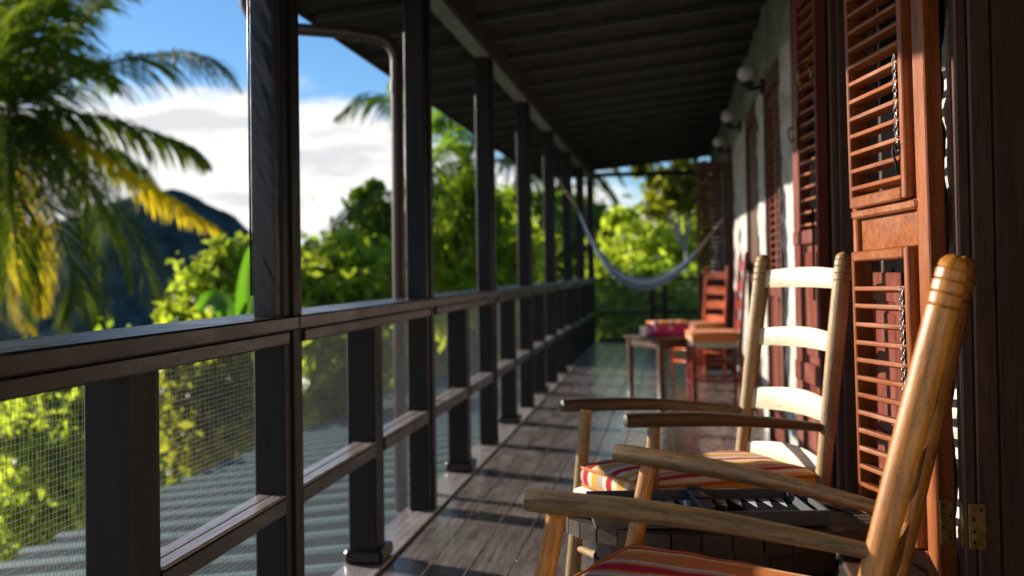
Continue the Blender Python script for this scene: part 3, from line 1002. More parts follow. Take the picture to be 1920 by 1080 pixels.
# ------------------------------------------------------------------ wall lamps
for i, (yy, zz) in enumerate(((6.49, 2.293), (8.52, 2.325), (10.1, 2.31))):
    l_ = thing('wall_lamp', ['nearest unlit round white globe lamp above the louvred doors', 'middle unlit globe lamp above the plank doors', 'farthest and smallest globe lamp above the open far doorway'][i], 'lamp', (0.60, yy, zz - 0.08), 'globe lamps on the house wall')
    obj('globe', MB().sphere((0.500, yy, zz), 0.057, 24, 16), M['globe'], l_, True)
    obj('collar', MB().tube([(0.500, yy, zz - 0.078), (0.500, yy, zz - 0.058)], [0.040, 0.046], 20), M['iron'], l_, 'auto')
    obj('bracket', MB().tube([(0.500, yy, zz - 0.075), (0.500, yy, zz - 0.092), (0.53, yy, zz - 0.098), (0.595, yy, zz - 0.085)], 0.012, 10), M['iron'], l_, True)
    obj('wall_plate', MB().tube([(0.583, yy, zz - 0.085), (0.604, yy, zz - 0.085)], 0.05, 20), M['iron'], l_, 'auto')

# ------------------------------------------------------------------ drain pipe
YP = 4.85
pp = thing('drain_pipe', 'brown drain pipe bending along under the eave and down outside the railing', 'pipe', (-1.32, YP, -0.2))
pts = [(-2.10, YP, 2.78), (-2.105, YP, 2.52), (-2.095, YP, 2.44), (-2.06, YP, 2.375), (-2.00, YP, 2.335), (-1.92, YP, 2.318)]
pts += [(-1.80, YP, 2.305), (-1.62, YP, 2.283), (-1.50, YP, 2.262), (-1.43, YP, 2.245)]
for k in range(1, 9):
    a = PI / 2 * k / 8
    pts.append((-1.43 + 0.115 * math.sin(a), YP, 2.245 - 0.115 * (1 - math.cos(a)) - 0.006 * k / 8))
pts += [(-1.315, YP, 1.6), (-1.318, YP, 0.9), (-1.320, YP, -0.2)]
obj('pipe', MB().tube(pts, 0.0315, 16), M['pipe'], pp, True)
obj('joint_sleeve', MB().tube([(-1.57, YP, 2.275), (-1.54, YP, 2.269)], 0.036, 16), M['pipe'], pp, 'auto')
obj('joint_sleeve', MB().tube([(-1.315, YP, 2.02), (-1.315, YP, 1.97)], 0.0355, 16), M['pipe'], pp, 'auto')
obj('rain_head', MB().tube([(-2.10, YP, 2.76), (-2.10, YP, 2.82), (-2.10, YP, 2.94)], [0.035, 0.08, 0.085], 16), M['pipe'], pp, 'auto')
#@@OBJ
# ------------------------------------------------------------------ rocking chairs
def lerp(a, c, s):
    return Vector(a) * (1 - s) + Vector(c) * s


def obj_al(name, mb, mat, parent, d, ax, smooth='auto'):
    """like obj(), with the object's own axis ax turned along d so that the grain follows the piece"""
    base = {'X': Vector((1, 0, 0)), 'Y': Vector((0, 1, 0)), 'Z': Vector((0, 0, 1))}[ax]
    d = Vector(d).normalized()
    if d.dot(base) < 0:
        d = -d
    qd = base.rotation_difference(d)
    qi = qd.inverted()
    o_w = ORIGIN[parent.name]
    q2 = MB()
    q2.v = [tuple(qi @ (Vector(v) - o_w)) for v in mb.v]
    q2.f = mb.f
    o = bpy.data.objects.new(name, mesh_of(name, q2, mat, smooth))
    COL.objects.link(o)
    o.parent = parent
    o.rotation_mode = 'QUATERNION'
    o.rotation_quaternion = qd
    ORIGIN[o.name] = o_w
    return o


def rocking_chair(label, wk, armk, slatk, rear, front, arms, rseat, slat_z, bowk=0.03):
    """rear: two (bottom, top) posts; front: two (bottom, top); arms: two (tip, back joint); order near/far along the chair's width"""
    ctr = sum((Vector(p[0]) for p in rear + front), Vector()) / 4
    t_ = thing('rocking_chair', label, 'chair', (ctr.x, ctr.y, 0), 'ladder-back rocking chairs')
    for (b_, tp) in rear:
        b_, tp = Vector(b_), Vector(tp)
        L = (tp - b_).length
        pts, rad = [], []
        for s in np.linspace(0, 1, 26):
            z = s * (L - 0.085)
            pts.append(b_ + (tp - b_) * (z / L))
            rad.append(0.0215 + 0.0012 * math.sin(s * 9) + 0.0022 * s)
        prof = [(0.085, 0.0238), (0.082, 0.0205), (0.079, 0.0238), (0.064, 0.0243), (0.0615, 0.021), (0.059, 0.0243), (0.044, 0.0245), (0.0415, 0.021), (0.039, 0.024), (0.026, 0.0238), (0.0235, 0.0205), (0.021, 0.0225), (0.012, 0.0205), (0.005, 0.0145), (0.0005, 0.004)]
        for dl, r_ in prof:
            pts.append(b_ + (tp - b_) * ((L - dl) / L))
            rad.append(r_)
        obj_al('post', MB().tube(pts, rad, 20), M[wk + 'Z'], t_, tp - b_, 'Z')
    for (b_, tp) in front:
        pts = [lerp(b_, tp, s) for s in np.linspace(0, 1, 12)]
        rad = [0.0205 + 0.002 * math.sin(s * 5 + 1) - 0.003 * max(0, s - 0.85) / 0.15 for s in np.linspace(0, 1, 12)]
        obj_al('leg', MB().tube(pts, rad, 18), M[wk + 'Z'], t_, Vector(tp) - Vector(b_), 'Z')
    for (tip, bk) in arms:
        tip, bk = Vector(tip), Vector(bk)
        pts, rad = [], []
        n = 22
        for i in range(n + 1):
            s = i / n
            p = lerp(tip, bk, s)
            p.z += 0.012 * math.sin(PI * s)
            pts.append(p)
            r_ = 0.0195 - 0.0075 * max(0, s - 0.35) / 0.65
            if i == 0:
                r_ = 0.012
            rad.append(r_)
        pts.insert(1, lerp(pts[0], pts[1], 0.12))
        rad.insert(1, 0.0178)
        pts.insert(0, pts[0] + (pts[0] - pts[1]) * 0.4)
        rad.insert(0, 0.004)
        arm_ = obj_al('arm', MB().tube(pts[2:], rad[2:], 18, squash=1.1), M[armk], t_, bk - tip, 'X')
        cap_ = obj_al('worn_tip', MB().tube(pts[:3], rad[:3], 18, squash=1.1), M['wornend'], t_, bk - tip, 'X')
        cap_.parent = arm_
        cap_.rotation_quaternion = (1, 0, 0, 0)
    (rb0, rt0), (rb1, rt1) = rear

    def on_post(b_, tp, z):
        b_, tp = Vector(b_), Vector(tp)
        return b_ + (tp - b_) * ((z - b_.z) / (tp.z - b_.z))
    bowdir = (Vector(rt0) - Vector(rb0)) + (Vector(rt1) - Vector(rb1))
    bowdir.z = 0
    fd = (sum((Vector(f[0]) for f in front), Vector()) - sum((Vector(r[0]) for r in rear), Vector()))
    fd.z = 0
    fd.normalize()
    for (za, zb, sg) in slat_z:
        p0, p1 = on_post(rb0, rt0, za), on_post(rb1, rt1, za)
        q0, q1 = on_post(rb0, rt0, zb), on_post(rb1, rt1, zb)
        q = MB()
        n = 14
        ring_ = []
        for i in range(n + 1):
            s = i / n
            bow = -fd * (bowk * math.sin(PI * s))
            lo = lerp(p0, p1, s) + bow
            hi = lerp(q0, q1, s) + bow
            hi.z += sg * math.sin(PI * s)
            lo.z += 0.35 * sg * math.sin(PI * s)
            hz = 0.0055
            md = (lo + hi) / 2
            ring_.append([lo + fd * hz * 0.7, lo + (md - lo) * 0.12 + fd * hz, hi + (md - hi) * 0.12 + fd * hz, hi + fd * hz * 0.5, hi - fd * hz * 0.5, hi + (md - hi) * 0.12 - fd * hz, lo + (md - lo) * 0.12 - fd * hz, lo - fd * hz * 0.7])
        vs = [p for r_ in ring_ for p in r_]
        fs = []
        for i in range(n):
            for k in range(8):
                fs.append((i * 8 + k, i * 8 + (k + 1) % 8, (i + 1) * 8 + (k + 1) % 8, (i + 1) * 8 + k))
        fs += [tuple(range(8))[::-1], tuple(n * 8 + k for k in range(8))]
        q.add(vs, fs)
        obj_al('slat', q, M[slatk], t_, p1 - p0, slatk[-1])
    # rungs and seat
    f0 = [on_post(f[0], f[1], rseat) for f in front]
    r_0 = [on_post(r[0], r[1], rseat - 0.02) for r in rear]
    c4 = [f0[0], f0[1], r_0[1], r_0[0]]
    cen = sum(c4, Vector()) / 4
    q = MB()

    def sfn(a, bq):
        e0, e1 = lerp(c4[0], c4[1], a), lerp(c4[3], c4[2], a)
        p = lerp(e0, e1, bq)
        return p

    for sd in (1, -1):
        def f2(a, bq, sd=sd):
            p = sfn(a, bq)
            ed = min(a, 1 - a, bq, 1 - bq)
            p.z += sd * 0.017 * min(1, ed / 0.05) ** 0.5 - 0.012 * math.sin(PI * a) * math.sin(PI * bq)
            return p
        q.grid(f2, 24, 24)
    obj('seat', q, M['strawseat'], t_, True)
    obj('seat_rail', MB().tube([f0[0], f0[1]], 0.0215, 14), M['strawseat'], t_, True)
    for z in (0.16, 0.27):
        a0, a1 = on_post(*front[0], z), on_post(*front[1], z)
        obj('rung', MB().tube([a0, lerp(a0, a1, 0.5), a1], [0.009, 0.012, 0.009], 10), M[wk + 'Y'], t_, True)
        for k in range(2):
            a0, a1 = on_post(*front[k], z + 0.03), on_post(*rear[k], z + 0.02)
            obj('rung', MB().tube([a0, lerp(a0, a1, 0.5), a1], [0.009, 0.012, 0.009], 10), M[wk + 'X'], t_, True)
    a0, a1 = on_post(*rear[0], 0.22), on_post(*rear[1], 0.22)
    obj('rung', MB().tube([a0, lerp(a0, a1, 0.5), a1], [0.009, 0.012, 0.009], 10), M[wk + 'Y'], t_, True)
    for k in range(2):
        fb, rbk = Vector(front[k][0]), Vector(rear[k][0])
        d = (fb - rbk)
        d.z = 0
        L = d.length
        d.normalize()
        pts = []
        for i in range(17):
            s = -0.30 + 1.55 * i / 16
            x = (s - 0.42)
            pts.append(Vector((rbk.x, rbk.y, 0)) + d * (L * s) + Vector((0, 0, 0.019 + 0.085 * x * x)))
        q = MB()
        sd = d.cross(Vector((0, 0, 1))) * 0.011
        vs = []
        for i, p in enumerate(pts):
            hh = 0.018 + 0.008 * math.sin(PI * i / 16)
            for (s_, zz) in ((-1, -hh * 0.9), (1, -hh * 0.9), (1, hh), (-1, hh)):
                vs.append(p + sd * s_ + Vector((0, 0, zz + (0.0 if zz < 0 else 0.0))))
        fs = []
        for i in range(16):
            for j in range(4):
                fs.append((i * 4 + j, i * 4 + (j + 1) % 4, (i + 1) * 4 + (j + 1) % 4, (i + 1) * 4 + j))
        fs += [(0, 3, 2, 1), (64, 65, 66, 67)]
        q.add(vs, fs)
        obj('rocker', q, M[wk + 'X'], t_)
    return t_, c4


def to_floor(a, c, z=0.035):
    """continue the line through two measured points down to the rocker"""
    a, c = Vector(a), Vector(c)
    return a + (c - a) * ((z - a.z) / (c.z - a.z))


c1n_t, c1n_b = at(1793, 477, 1.64), at(1658, 1000, 1.64)
c1f_t, c1f_b = at(1812, 480, 1.955), at(1697, 1000, 1.955)
c1fn_t, c1fn_b = at(1043, 966, 1.75), at(1022, 1080, 1.76)
c1ff_t, c1ff_b = at(1216, 872, 2.19), at(1186, 1036, 2.17)
rock1, seat1 = rocking_chair('honey varnished ladder-back rocking chair nearest the camera', 'honey', 'armX', 'honeyY',
                             [(to_floor(c1n_t, c1n_b), c1n_t), (to_floor(c1f_t, c1f_b), c1f_t)],
                             [(to_floor(c1fn_t, c1fn_b), c1fn_t), (to_floor(c1ff_t, c1ff_b), c1ff_t)],
                             [(on(984, 938, 2, 0.685), at(1640, 1036, 1.64)), (on(1153, 848, 2, 0.685), at(1694, 966, 1.955))],
                             0.43, [(0.955, 1.02, 0.012), (0.82, 0.885, 0.012), (0.68, 0.75, 0.012), (0.54, 0.61, 0.012)], 0.010)
c2n_t, c2n_b = at(1583, 472, 2.93), at(1542, 905, 2.90)
c2f_t, c2f_b = at(1432, 477, 3.25), at(1389, 868, 3.22)
c2ff_t, c2ff_b = at(1099, 768, 2.955), at(1075, 1067, 2.97)
c2fn_t, c2fn_b = at(1226, 800, 2.685), at(1221, 930, 2.69)
rock2, seat2 = rocking_chair('pale weathered ladder-back rocking chair with slats coloured as sunlit, beyond the game table', 'pale', 'armX', 'boneX',
                             [(to_floor(c2n_t, c2n_b), c2n_t), (to_floor(c2f_t, c2f_b), c2f_t)],
                             [(to_floor(c2fn_t, c2fn_b), c2fn_t), (to_floor(c2ff_t, c2ff_b), c2ff_t)],
                             [(on(1170, 789, 2, 0.68), at(1552, 803, 2.91)), (on(1052, 761, 2, 0.68), at(1398, 770, 3.235))],
                             0.432, [(1.015, 1.068, 0.010), (0.838, 0.888, 0.014), (0.645, 0.705, 0.016), (0.475, 0.540, 0.018)])


# ------------------------------------------------------------------ cushions
def cushion(name, label, corners, z0, thick, mat, pip, group, rot=None, puff=0.012):
    """corners: front a, front b, rear b, rear a (world); built in its own frame, local x front to back, local y across"""
    c = [Vector((p[0], p[1], 0)) for p in corners]
    cen = sum(c, Vector()) / 4
    d = ((c[2] + c[3]) - (c[0] + c[1])).normalized()
    rz = math.atan2(d.y, d.x)
    R = Matrix.Rotation(-rz, 3, 'Z')
    lc = [R @ (p - cen) for p in c]
    n = 22
    q = MB()
    rnd = 0.035

    def shape(a, bq, sd):
        e0, e1 = lerp(lc[0], lc[1], a), lerp(lc[3], lc[2], a)
        p = lerp(e0, e1, bq)
        ea, eb = abs(2 * a - 1), abs(2 * bq - 1)
        k = 1 - 0.018 * (ea ** 6 * eb ** 6) * 3
        p = p * k
        ed = max(ea, eb)
        prof = (1 - ed ** 14) ** 0.5 if ed < 1 else 0
        p.z = thick / 2 + sd * (thick / 2) * (0.62 + 0.38 * prof) + sd * puff * (1 - ea ** 2) * (1 - eb ** 2)
        p.z += 0.004 * mnoise.noise((p.x * 14, p.y * 14, sd))
        return p
    for sd in (1, -1):
        q.grid(lambda a, bq: shape(a, bq, sd), n, n)
    # border band
    edge = [(i / n, 0) for i in range(n)] + [(1, i / n) for i in range(n)] + [(1 - i / n, 1) for i in range(n)] + [(0, 1 - i / n) for i in range(n)]
    vs, fs = [], []
    for (a, bq) in edge:
        t0, t1 = shape(a, bq, -1), shape(a, bq, 1)
        out = Vector((t0.x, t0.y, 0)).normalized() * 0.006
        for s in (0, 0.33, 0.67, 1):
            p = lerp(t0, t1, s)
            if 0 < s < 1:
                p += out
            vs.append(p)
    L = len(edge)
    for i in range(L):
        j = (i + 1) % L
        for k in range(3):
            fs.append((i * 4 + k, j * 4 + k, j * 4 + k + 1, i * 4 + k + 1))
    q.add(vs, fs)
    me = mesh_of(name, q, mat, True)
    o = bpy.data.objects.new(name, me)
    COL.objects.link(o)
    o.location = (cen.x, cen.y, z0)
    o.rotation_euler = (0, 0, rz) if rot is None else rot(rz)
    ORIGIN[o.name] = Vector((cen.x, cen.y, z0))
    tag(o, label, 'cushion', group)
    pm = MB()
    for sd in (1, -1):
        pts = [shape(a, bq, sd) * 1.004 for (a, bq) in edge]
        pts.append(pts[0])
        pts.append(pts[1])
        for p in pts:
            p.z += sd * 0.001
        pm.tube(pts, 0.0042, 7, cap=False)
    po = bpy.data.objects.new('piping', mesh_of('piping', pm, M[pip], True))
    COL.objects.link(po)
    po.parent = o
    return o


def cush_corners(c4, out=0.02, fw_=0.02):
    cen = sum(c4, Vector()) / 4
    return [p + (p - cen).normalized() * out for p in c4]


cushion('seat_cushion', 'orange cushion with red and grey stripes on the nearest rocking chair', cush_corners(seat1, -0.005), 0.442, 0.058, M['stripeA'], 'piping', 'seat cushions on the rocking chairs',
        rot=lambda rz: (0, 0.03, rz))
cushion('seat_cushion', 'cream and orange striped box cushion on the pale rocking chair', cush_corners(seat2, 0.012), 0.445, 0.075, M['stripeB'], 'piping', 'seat cushions on the rocking chairs')

# ------------------------------------------------------------------ cask table
TZ = 0.49
tcx, tcy, trx, try_ = 0.093, 2.47, 0.352, 0.205
tb = thing('cask_table', 'oval table of a sawn cask with a plank top under the board game', 'table', (tcx, tcy, 0))
npl = 6
for i in range(npl):
    ya_ = tcy - try_ + 2 * try_ * i / npl + 0.0015
    yb_ = tcy - try_ + 2 * try_ * (i + 1) / npl - 0.0015
    poly = []
    K = 6
    for j in range(K + 1):
        yy = ya_ + (yb_ - ya_) * j / K
        poly.append((tcx + trx * math.sqrt(max(0.02, 1 - ((yy - tcy) / try_) ** 2)) + rng.normal(0, 0.0025), yy))
    for j in range(K + 1):
        yy = yb_ + (ya_ - yb_) * j / K
        poly.append((tcx - trx * math.sqrt(max(0.02, 1 - ((yy - tcy) / try_) ** 2)) + rng.normal(0, 0.0025), yy))
    obj('plank', MB().prism(poly, TZ - 0.030 + rng.uniform(-0.002, 0.002), TZ + rng.uniform(-0.0015, 0)), M['caskX'], tb)
# rim blocks standing round the edge of the top
nrim = 34
for i in range(nrim):
    a0, a1 = 2 * PI * (i + 0.04) / nrim, 2 * PI * (i + 0.96) / nrim
    k0, k1 = 0.93, 1.035 + rng.uniform(-0.006, 0.006)
    poly = [(tcx + k0 * trx * math.cos(a0), tcy + k0 * try_ * math.sin(a0)), (tcx + k1 * trx * math.cos(a0), tcy + k1 * try_ * math.sin(a0)),
            (tcx + k1 * trx * math.cos(a1), tcy + k1 * try_ * math.sin(a1)), (tcx + k0 * trx * math.cos(a1), tcy + k0 * try_ * math.sin(a1))]
    obj('rim_block', MB().prism(poly, TZ - 0.034, TZ + 0.0035 + rng.uniform(-0.001, 0.001)), M['caskX'], tb)
nst = 22
for i in range(nst):
    a0, a1 = 2 * PI * (i + 0.02) / nst, 2 * PI * (i + 0.98) / nst
    q = MB()
    vs, fs = [], []
    lv = [(0.0, 0.70), (0.12, 0.77), (0.25, 0.80), (0.38, 0.80), (TZ - 0.036, 0.80)]
    for (z, k) in lv:
        for (kk, a) in ((k, a0), (k, a1), (k - 0.07, a1), (k - 0.07, a0)):
            vs.append((tcx + kk * trx * math.cos(a), tcy + kk * try_ * math.sin(a), z))
    for l in range(len(lv) - 1):
        for j in range(4):
            fs.append((l * 4 + j, l * 4 + (j + 1) % 4, l * 4 + 4 + (j + 1) % 4, l * 4 + 4 + j))
    fs += [(3, 2, 1, 0), (16, 17, 18, 19)]
    q.add(vs, fs)
    obj('stave', q, M['caskZ'], tb)
for z in (0.10, 0.36):
    q = MB()
    vs = []
    nn_ = 40
    kq = 0.765 if z < 0.2 else 0.803
    for k in range(nn_):
        a = 2 * PI * k / nn_
        for (kk, zz) in ((kq + 0.012, z), (kq + 0.012, z + 0.03)):
            vs.append((tcx + kk * trx * math.cos(a), tcy + kk * try_ * math.sin(a), zz))
    q.add(vs, [(2 * k, 2 * ((k + 1) % nn_), 2 * ((k + 1) % nn_) + 1, 2 * k + 1) for k in range(nn_)])
    obj('hoop', q, M['iron'], tb, True)

# ------------------------------------------------------------------ backgammon case
B0 = TZ + 0.004
RIM = 0.034
e0 = on(1337, 961, 2, B0 + RIM)
fdir = Vector((math.cos(0.165), math.sin(0.165), 0))
HALF = 0.266
fdir.normalize()
ba = math.atan2(fdir.y, fdir.x)
DEP = 0.245
MBG = Matrix.Translation((e0.x, e0.y, B0)) @ Matrix.Rotation(ba, 4, 'Z')      # x along the front edge from the hinge, y away
bgt = thing('backgammon_case', 'open black and grey folding game case with pale triangle points on the cask table', 'board game', (e0.x, e0.y, B0))
for side in (0, 1):
    xa, xb = (0.0015, HALF) if side else (-HALF, -0.0015)
    tr = obj('tray', MB().box((xa, 0, 0), (xb, DEP, 0.006), 0.001, MBG), M['greybox'], bgt)
    wt = 0.009
    for a, c in (((xa, 0, 0.0062), (xb, wt, RIM)), ((xa, DEP - wt, 0.0062), (xb, DEP, RIM)), ((xa, wt + 0.0003, 0.0062), (xa + wt, DEP - wt - 0.0003, RIM)), ((xb - wt, wt + 0.0003, 0.0062), (xb, DEP - wt - 0.0003, RIM))):
        obj('tray_wall', MB().box(a, c, 0.0012, MBG), M['greybox'], tr)
    obj('field', MB().box((xa + wt + 0.0005, wt + 0.0005, 0.0064), (xb - wt - 0.0005, DEP - wt - 0.0005, 0.009), 0.0005, MBG), M['felt'], tr)
    cx0 = xa + wt + (0.002 if side else 0.052)
    cx1 = xb - wt - (0.030 if side else 0.002)
    step = (cx1 - cx0) / 6
    for j in range(6):
        for far_ in (0, 1):
            yb_ = DEP - wt - 0.003 if far_ else wt + 0.003
            yt_ = yb_ + (-0.085 if far_ else 0.085)
            xm = cx0 + step * (j + 0.5)
            q = MB()
            pz = 0.0094
            tri = [(xm - step * 0.36, yb_), (xm + step * 0.36, yb_), (xm, yt_)]
            if far_:
                tri = tri[::-1]
            vs = [MBG @ Vector((p[0], p[1], z)) for z in (0.0088, pz + 0.0004) for p in tri]
            q.add(vs, [(0, 2, 1), (3, 4, 5), (0, 1, 4, 3), (1, 2, 5, 4), (2, 0, 3, 5)])
            obj('point', q, M['silver'], tr)
    if side == 0:
        obj('divider', MB().box((xa + 0.050, wt, 0.0092), (xa + 0.054, DEP - wt, RIM - 0.003), 0.0008, MBG), M['greybox'], tr)
    else:
        obj('divider', MB().box((xb - 0.036, wt, 0.0092), (xb - 0.032, DEP - wt, RIM - 0.003), 0.0008, MBG), M['greybox'], tr)
obj('bar', MB().box((-0.020, 0.03, RIM + 0.0005), (0.012, DEP - 0.004, RIM + 0.010), 0.002, MBG), M['greybox'], bgt)
obj('strap', MB().box((-0.024, 0.09, RIM + 0.0105), (0.016, 0.125, RIM + 0.013), 0.001, MBG), M['black'], bgt)
obj('strap', MB().box((-0.024, 0.19, RIM + 0.0105), (0.016, 0.225, RIM + 0.013), 0.001, MBG), M['black'], bgt)
for i, (px, py, rz, lab) in enumerate(((1289, 944, 0.5, 'left white die with black pips lying lower in the game case'), (1303, 934, 0.2, 'right white die lying behind the other by the bar'))):
    p = on(px, py, 2, B0 + 0.018)
    dm = MB().box((-0.008, -0.008, 0), (0.008, 0.008, 0.016), 0.002)
    o = obj('die', dm, M['cup'], None, org=(0, 0, 0))
    o.location = (p.x, p.y, B0 + 0.0096)
    o.rotation_euler = (0, 0, rz)
    tag(o, lab, 'die', 'dice in the game case')
    pm = MB()
    for (u_, v_) in ((-0.0042, -0.0042), (0.0042, 0.0042), (-0.0042, 0.0042), (0.0042, -0.0042), (0, 0)):
        pm.tube([(u_, -0.0079, 0.008 + v_), (u_, -0.0083, 0.008 + v_)], 0.0014, 8)
        if abs(u_) > 0 or i == 0:
            pm.tube([(u_, v_, 0.0159), (u_, v_, 0.0163)], 0.0014, 8)
        if u_ * v_ > 0:
            pm.tube([(-0.0079, u_, 0.008 + v_), (-0.0083, u_, 0.008 + v_)], 0.0014, 8)
    po = bpy.data.objects.new('pips', mesh_of('pips', pm, M['ebony']))
    COL.objects.link(po)
    po.parent = o
ck = {}
for mk in ('ivory', 'ebony'):
    ck[mk] = mesh_of('checker', MB().tube([(0, 0, 0), (0, 0, 0.0008), (0, 0, 0.0052), (0, 0, 0.006)], [0.0105, 0.0118, 0.0118, 0.0105], 20), M[mk], 'auto')
for (x0, y0, nck, mk, lab, gr) in ((-HALF + 0.036, 0.115, 4, 'ivory', 'ivory checker of the stack at the left end of the game case', 'ivory checkers in the left tray'),
                                   (-0.030, 0.022, 3, 'ivory', 'ivory checker of the low stack left of the centre bar', 'ivory checkers left of the bar'),
                                   (0.026, 0.022, 3, 'ivory', 'ivory checker of the low stack right of the centre bar', 'ivory checkers right of the bar'),
                                   (0.034, 0.070, 4, 'ebony', 'black checker of the front black stack by the centre bar', 'black checkers right of the bar'),
                                   (0.034, 0.098, 4, 'ebony', 'black checker of the rear black stack by the centre bar', 'black checkers behind')):
    for k in range(nck):
        p = MBG @ Vector((x0 + rng.normal(0, 0.0008), y0 + rng.normal(0, 0.0008), 0.0100 + 0.0061 * k))
        o = inst('checker', ck[mk], None, p)
        pos_ = {3: ('bottom', 'middle', 'topmost'), 4: ('bottom', 'second lowest', 'second highest', 'topmost')}[nck][k]
        tag(o, pos_ + ' ' + lab, 'checker', gr)

# ------------------------------------------------------------------ red ladder-back chairs
def side_chair(label, loc, rotz, cush=None, mk='orange', zs=1.0):
    """local: front towards -y"""
    t_ = thing('ladder_back_chair', label, 'chair', (0, 0, 0), 'red orange ladder-back chairs')
    W, D = 0.40, 0.36
    for sx in (-1, 1):
        obj('leg', MB().tube([(sx * W / 2, -D / 2, 0), (sx * W / 2, -D / 2, 0.2), (sx * W / 2, -D / 2, 0.455)], [0.014, 0.018, 0.018], 12), M[mk + 'Z'], t_, 'auto')
        obj('post', MB().tube([(sx * (W / 2 - 0.04), D / 2, 0), (sx * (W / 2 - 0.04), D / 2, 0.45), (sx * (W / 2 - 0.035), D / 2 + 0.05, 1.07), (sx * (W / 2 - 0.035), D / 2 + 0.053, 1.10)], [0.015, 0.018, 0.0165, 0.009], 12), M[mk + 'Z'], t_, 'auto')
    for z in (0.54, 0.68, 0.82, 0.965):
        q = MB()
        n = 10

        def fn(a, bq, z=z):
            x = (a - 0.5) * 2 * (W / 2 - 0.045)
            zz = z + 0.068 * bq + 0.010 * math.sin(PI * a) * bq
            y = D / 2 + 0.05 * (zz - 0.45) / 0.62 + 0.020 * math.sin(PI * a)
            return (x, y, zz)
        q.grid(lambda a, bq: Vector(fn(a, bq)) + Vector((0, -0.006, 0)), n, 3)
        q.grid(lambda a, bq: Vector(fn(1 - a, bq)) + Vector((0, 0.006, 0)), n, 3)
        for bq in (0, 1):
            q.grid(lambda a, s, bq=bq: Vector(fn(a, bq)) + Vector((0, 0.006 - 0.012 * s, 0)), n, 1)
        obj('slat', q, M[mk + 'X'], t_, 'auto')
    obj('seat', MB().box((-W / 2 - 0.005, -D / 2 - 0.012, 0.435), (W / 2 + 0.005, D / 2 - 0.02, 0.466), 0.010), M['strawseat'], t_, 'auto')
    for z in (0.18, 0.30):
        obj('rung', MB().tube([(-W / 2, -D / 2, z), (W / 2, -D / 2, z)], 0.010, 8), M[mk + 'X'], t_, True)
        for sx in (-1, 1):
            obj('rung', MB().tube([(sx * W / 2, -D / 2, z + 0.03), (sx * (W / 2 - 0.04), D / 2, z + 0.03)], 0.010, 8), M[mk + 'Y'], t_, True)
    obj('rung', MB().tube([(-W / 2 + 0.04, D / 2, 0.25), (W / 2 - 0.04, D / 2, 0.25)], 0.010, 8), M[mk + 'X'], t_, True)
    t_.location = loc
    t_.rotation_euler = (0, 0, rotz)
    t_.scale = (1, 1, zs)
    if cush:
        q = MB()
        q.box((-0.215, -0.20, 0), (0.215, 0.17, 0.085), 0.022)
        o = obj('seat_cushion', q, M['stripeC'], None, 'auto')
        o.location = Vector(loc) + Vector((0, 0, 0.468 * zs))
        o.rotation_euler = (0, 0, rotz)
        tag(o, cush, 'cushion', 'cushions on the red chairs')
        po = bpy.data.objects.new('piping', mesh_of('piping', MB().tube([(-0.215, -0.20, 0.075), (0.215, -0.20, 0.075), (0.215, 0.17, 0.075), (-0.215, 0.17, 0.075), (-0.215, -0.20, 0.075)], 0.006, 7), M['piping'], True))
        COL.objects.link(po)
        po.parent = o
    return t_


side_chair('red orange ladder-back chair facing the camera beyond the low table', (0.275, 10.0, 0), -0.95, 'orange cushion on the red chair that faces the camera')
side_chair('dark red ladder-back chair seen from its side with its back to the wall', (0.330, 7.95, 0), -PI / 2 + 0.06, 'orange and grey striped cushion on the sideways red chair', 'darkred', 1.09)

# ------------------------------------------------------------------ low table
tt = thing('side_table', 'low dark brown table beside the red chairs', 'table', (-0.08, 8.8, 0))
ct, st_ = math.cos(-0.35), math.sin(-0.35)
MT = Matrix.Translation((-0.075, 8.31, 0)) @ Matrix.Rotation(0.60, 4, 'Z')
TW, TD, TH = 0.40, 0.52, 0.535
obj('top', MB().box((-TW / 2, -TD / 2, TH - 0.022), (TW / 2, TD / 2, TH), 0.006, MT), M['tableX'], tt)
for sx in (-1, 1):
    for sy in (-1, 1):
        q = MB().box((-0.021, -0.021, 0), (0.021, 0.021, TH - 0.024), 0.004, MT @ Matrix.Translation((sx * (TW / 2 - 0.04), sy * (TD / 2 - 0.04), 0)))
        obj('leg', q, M['tableZ'], tt)
    obj('apron', MB().box((sx * (TW / 2 - 0.03), -TD / 2 + 0.062, TH - 0.085), (sx * (TW / 2 - 0.05), TD / 2 - 0.062, TH - 0.0245), 0.003, MT), M['tableY'], tt)
for sy in (-1, 1):
    obj('apron', MB().box((-TW / 2 + 0.062, sy * (TD / 2 - 0.03), TH - 0.085), (TW / 2 - 0.062, sy * (TD / 2 - 0.05), TH - 0.0245), 0.003, MT), M['tableX'], tt)
px_ = thing('cloth_box', 'magenta flowered box with an orange cloth lid on the low table', 'box', (0.0, 9.0, TH))
MPX = Matrix.Translation((-0.04, 8.40, TH + 0.001)) @ Matrix.Rotation(0.30, 4, 'Z')
obj('body', MB().box((-0.13, -0.12, 0), (0.17, 0.12, 0.085), 0.012, MPX), M['magenta'], px_, 'auto')
obj('lid', MB().box((-0.135, -0.125, 0.086), (0.175, 0.125, 0.112), 0.010, MPX), M['stripeC'], px_, 'auto')
cu = thing('cup', 'small white china cup on the near left corner of the low table', 'cup', (-0.215, 8.20, TH))
obj('body', MB().tube([(-0.215, 8.20, TH + 0.001), (-0.215, 8.20, TH + 0.02), (-0.215, 8.20, TH + 0.085), (-0.215, 8.20, TH + 0.086), (-0.215, 8.20, TH + 0.02)], [0.018, 0.026, 0.030, 0.026, 0.022], 18), M['cup'], cu, 'auto')
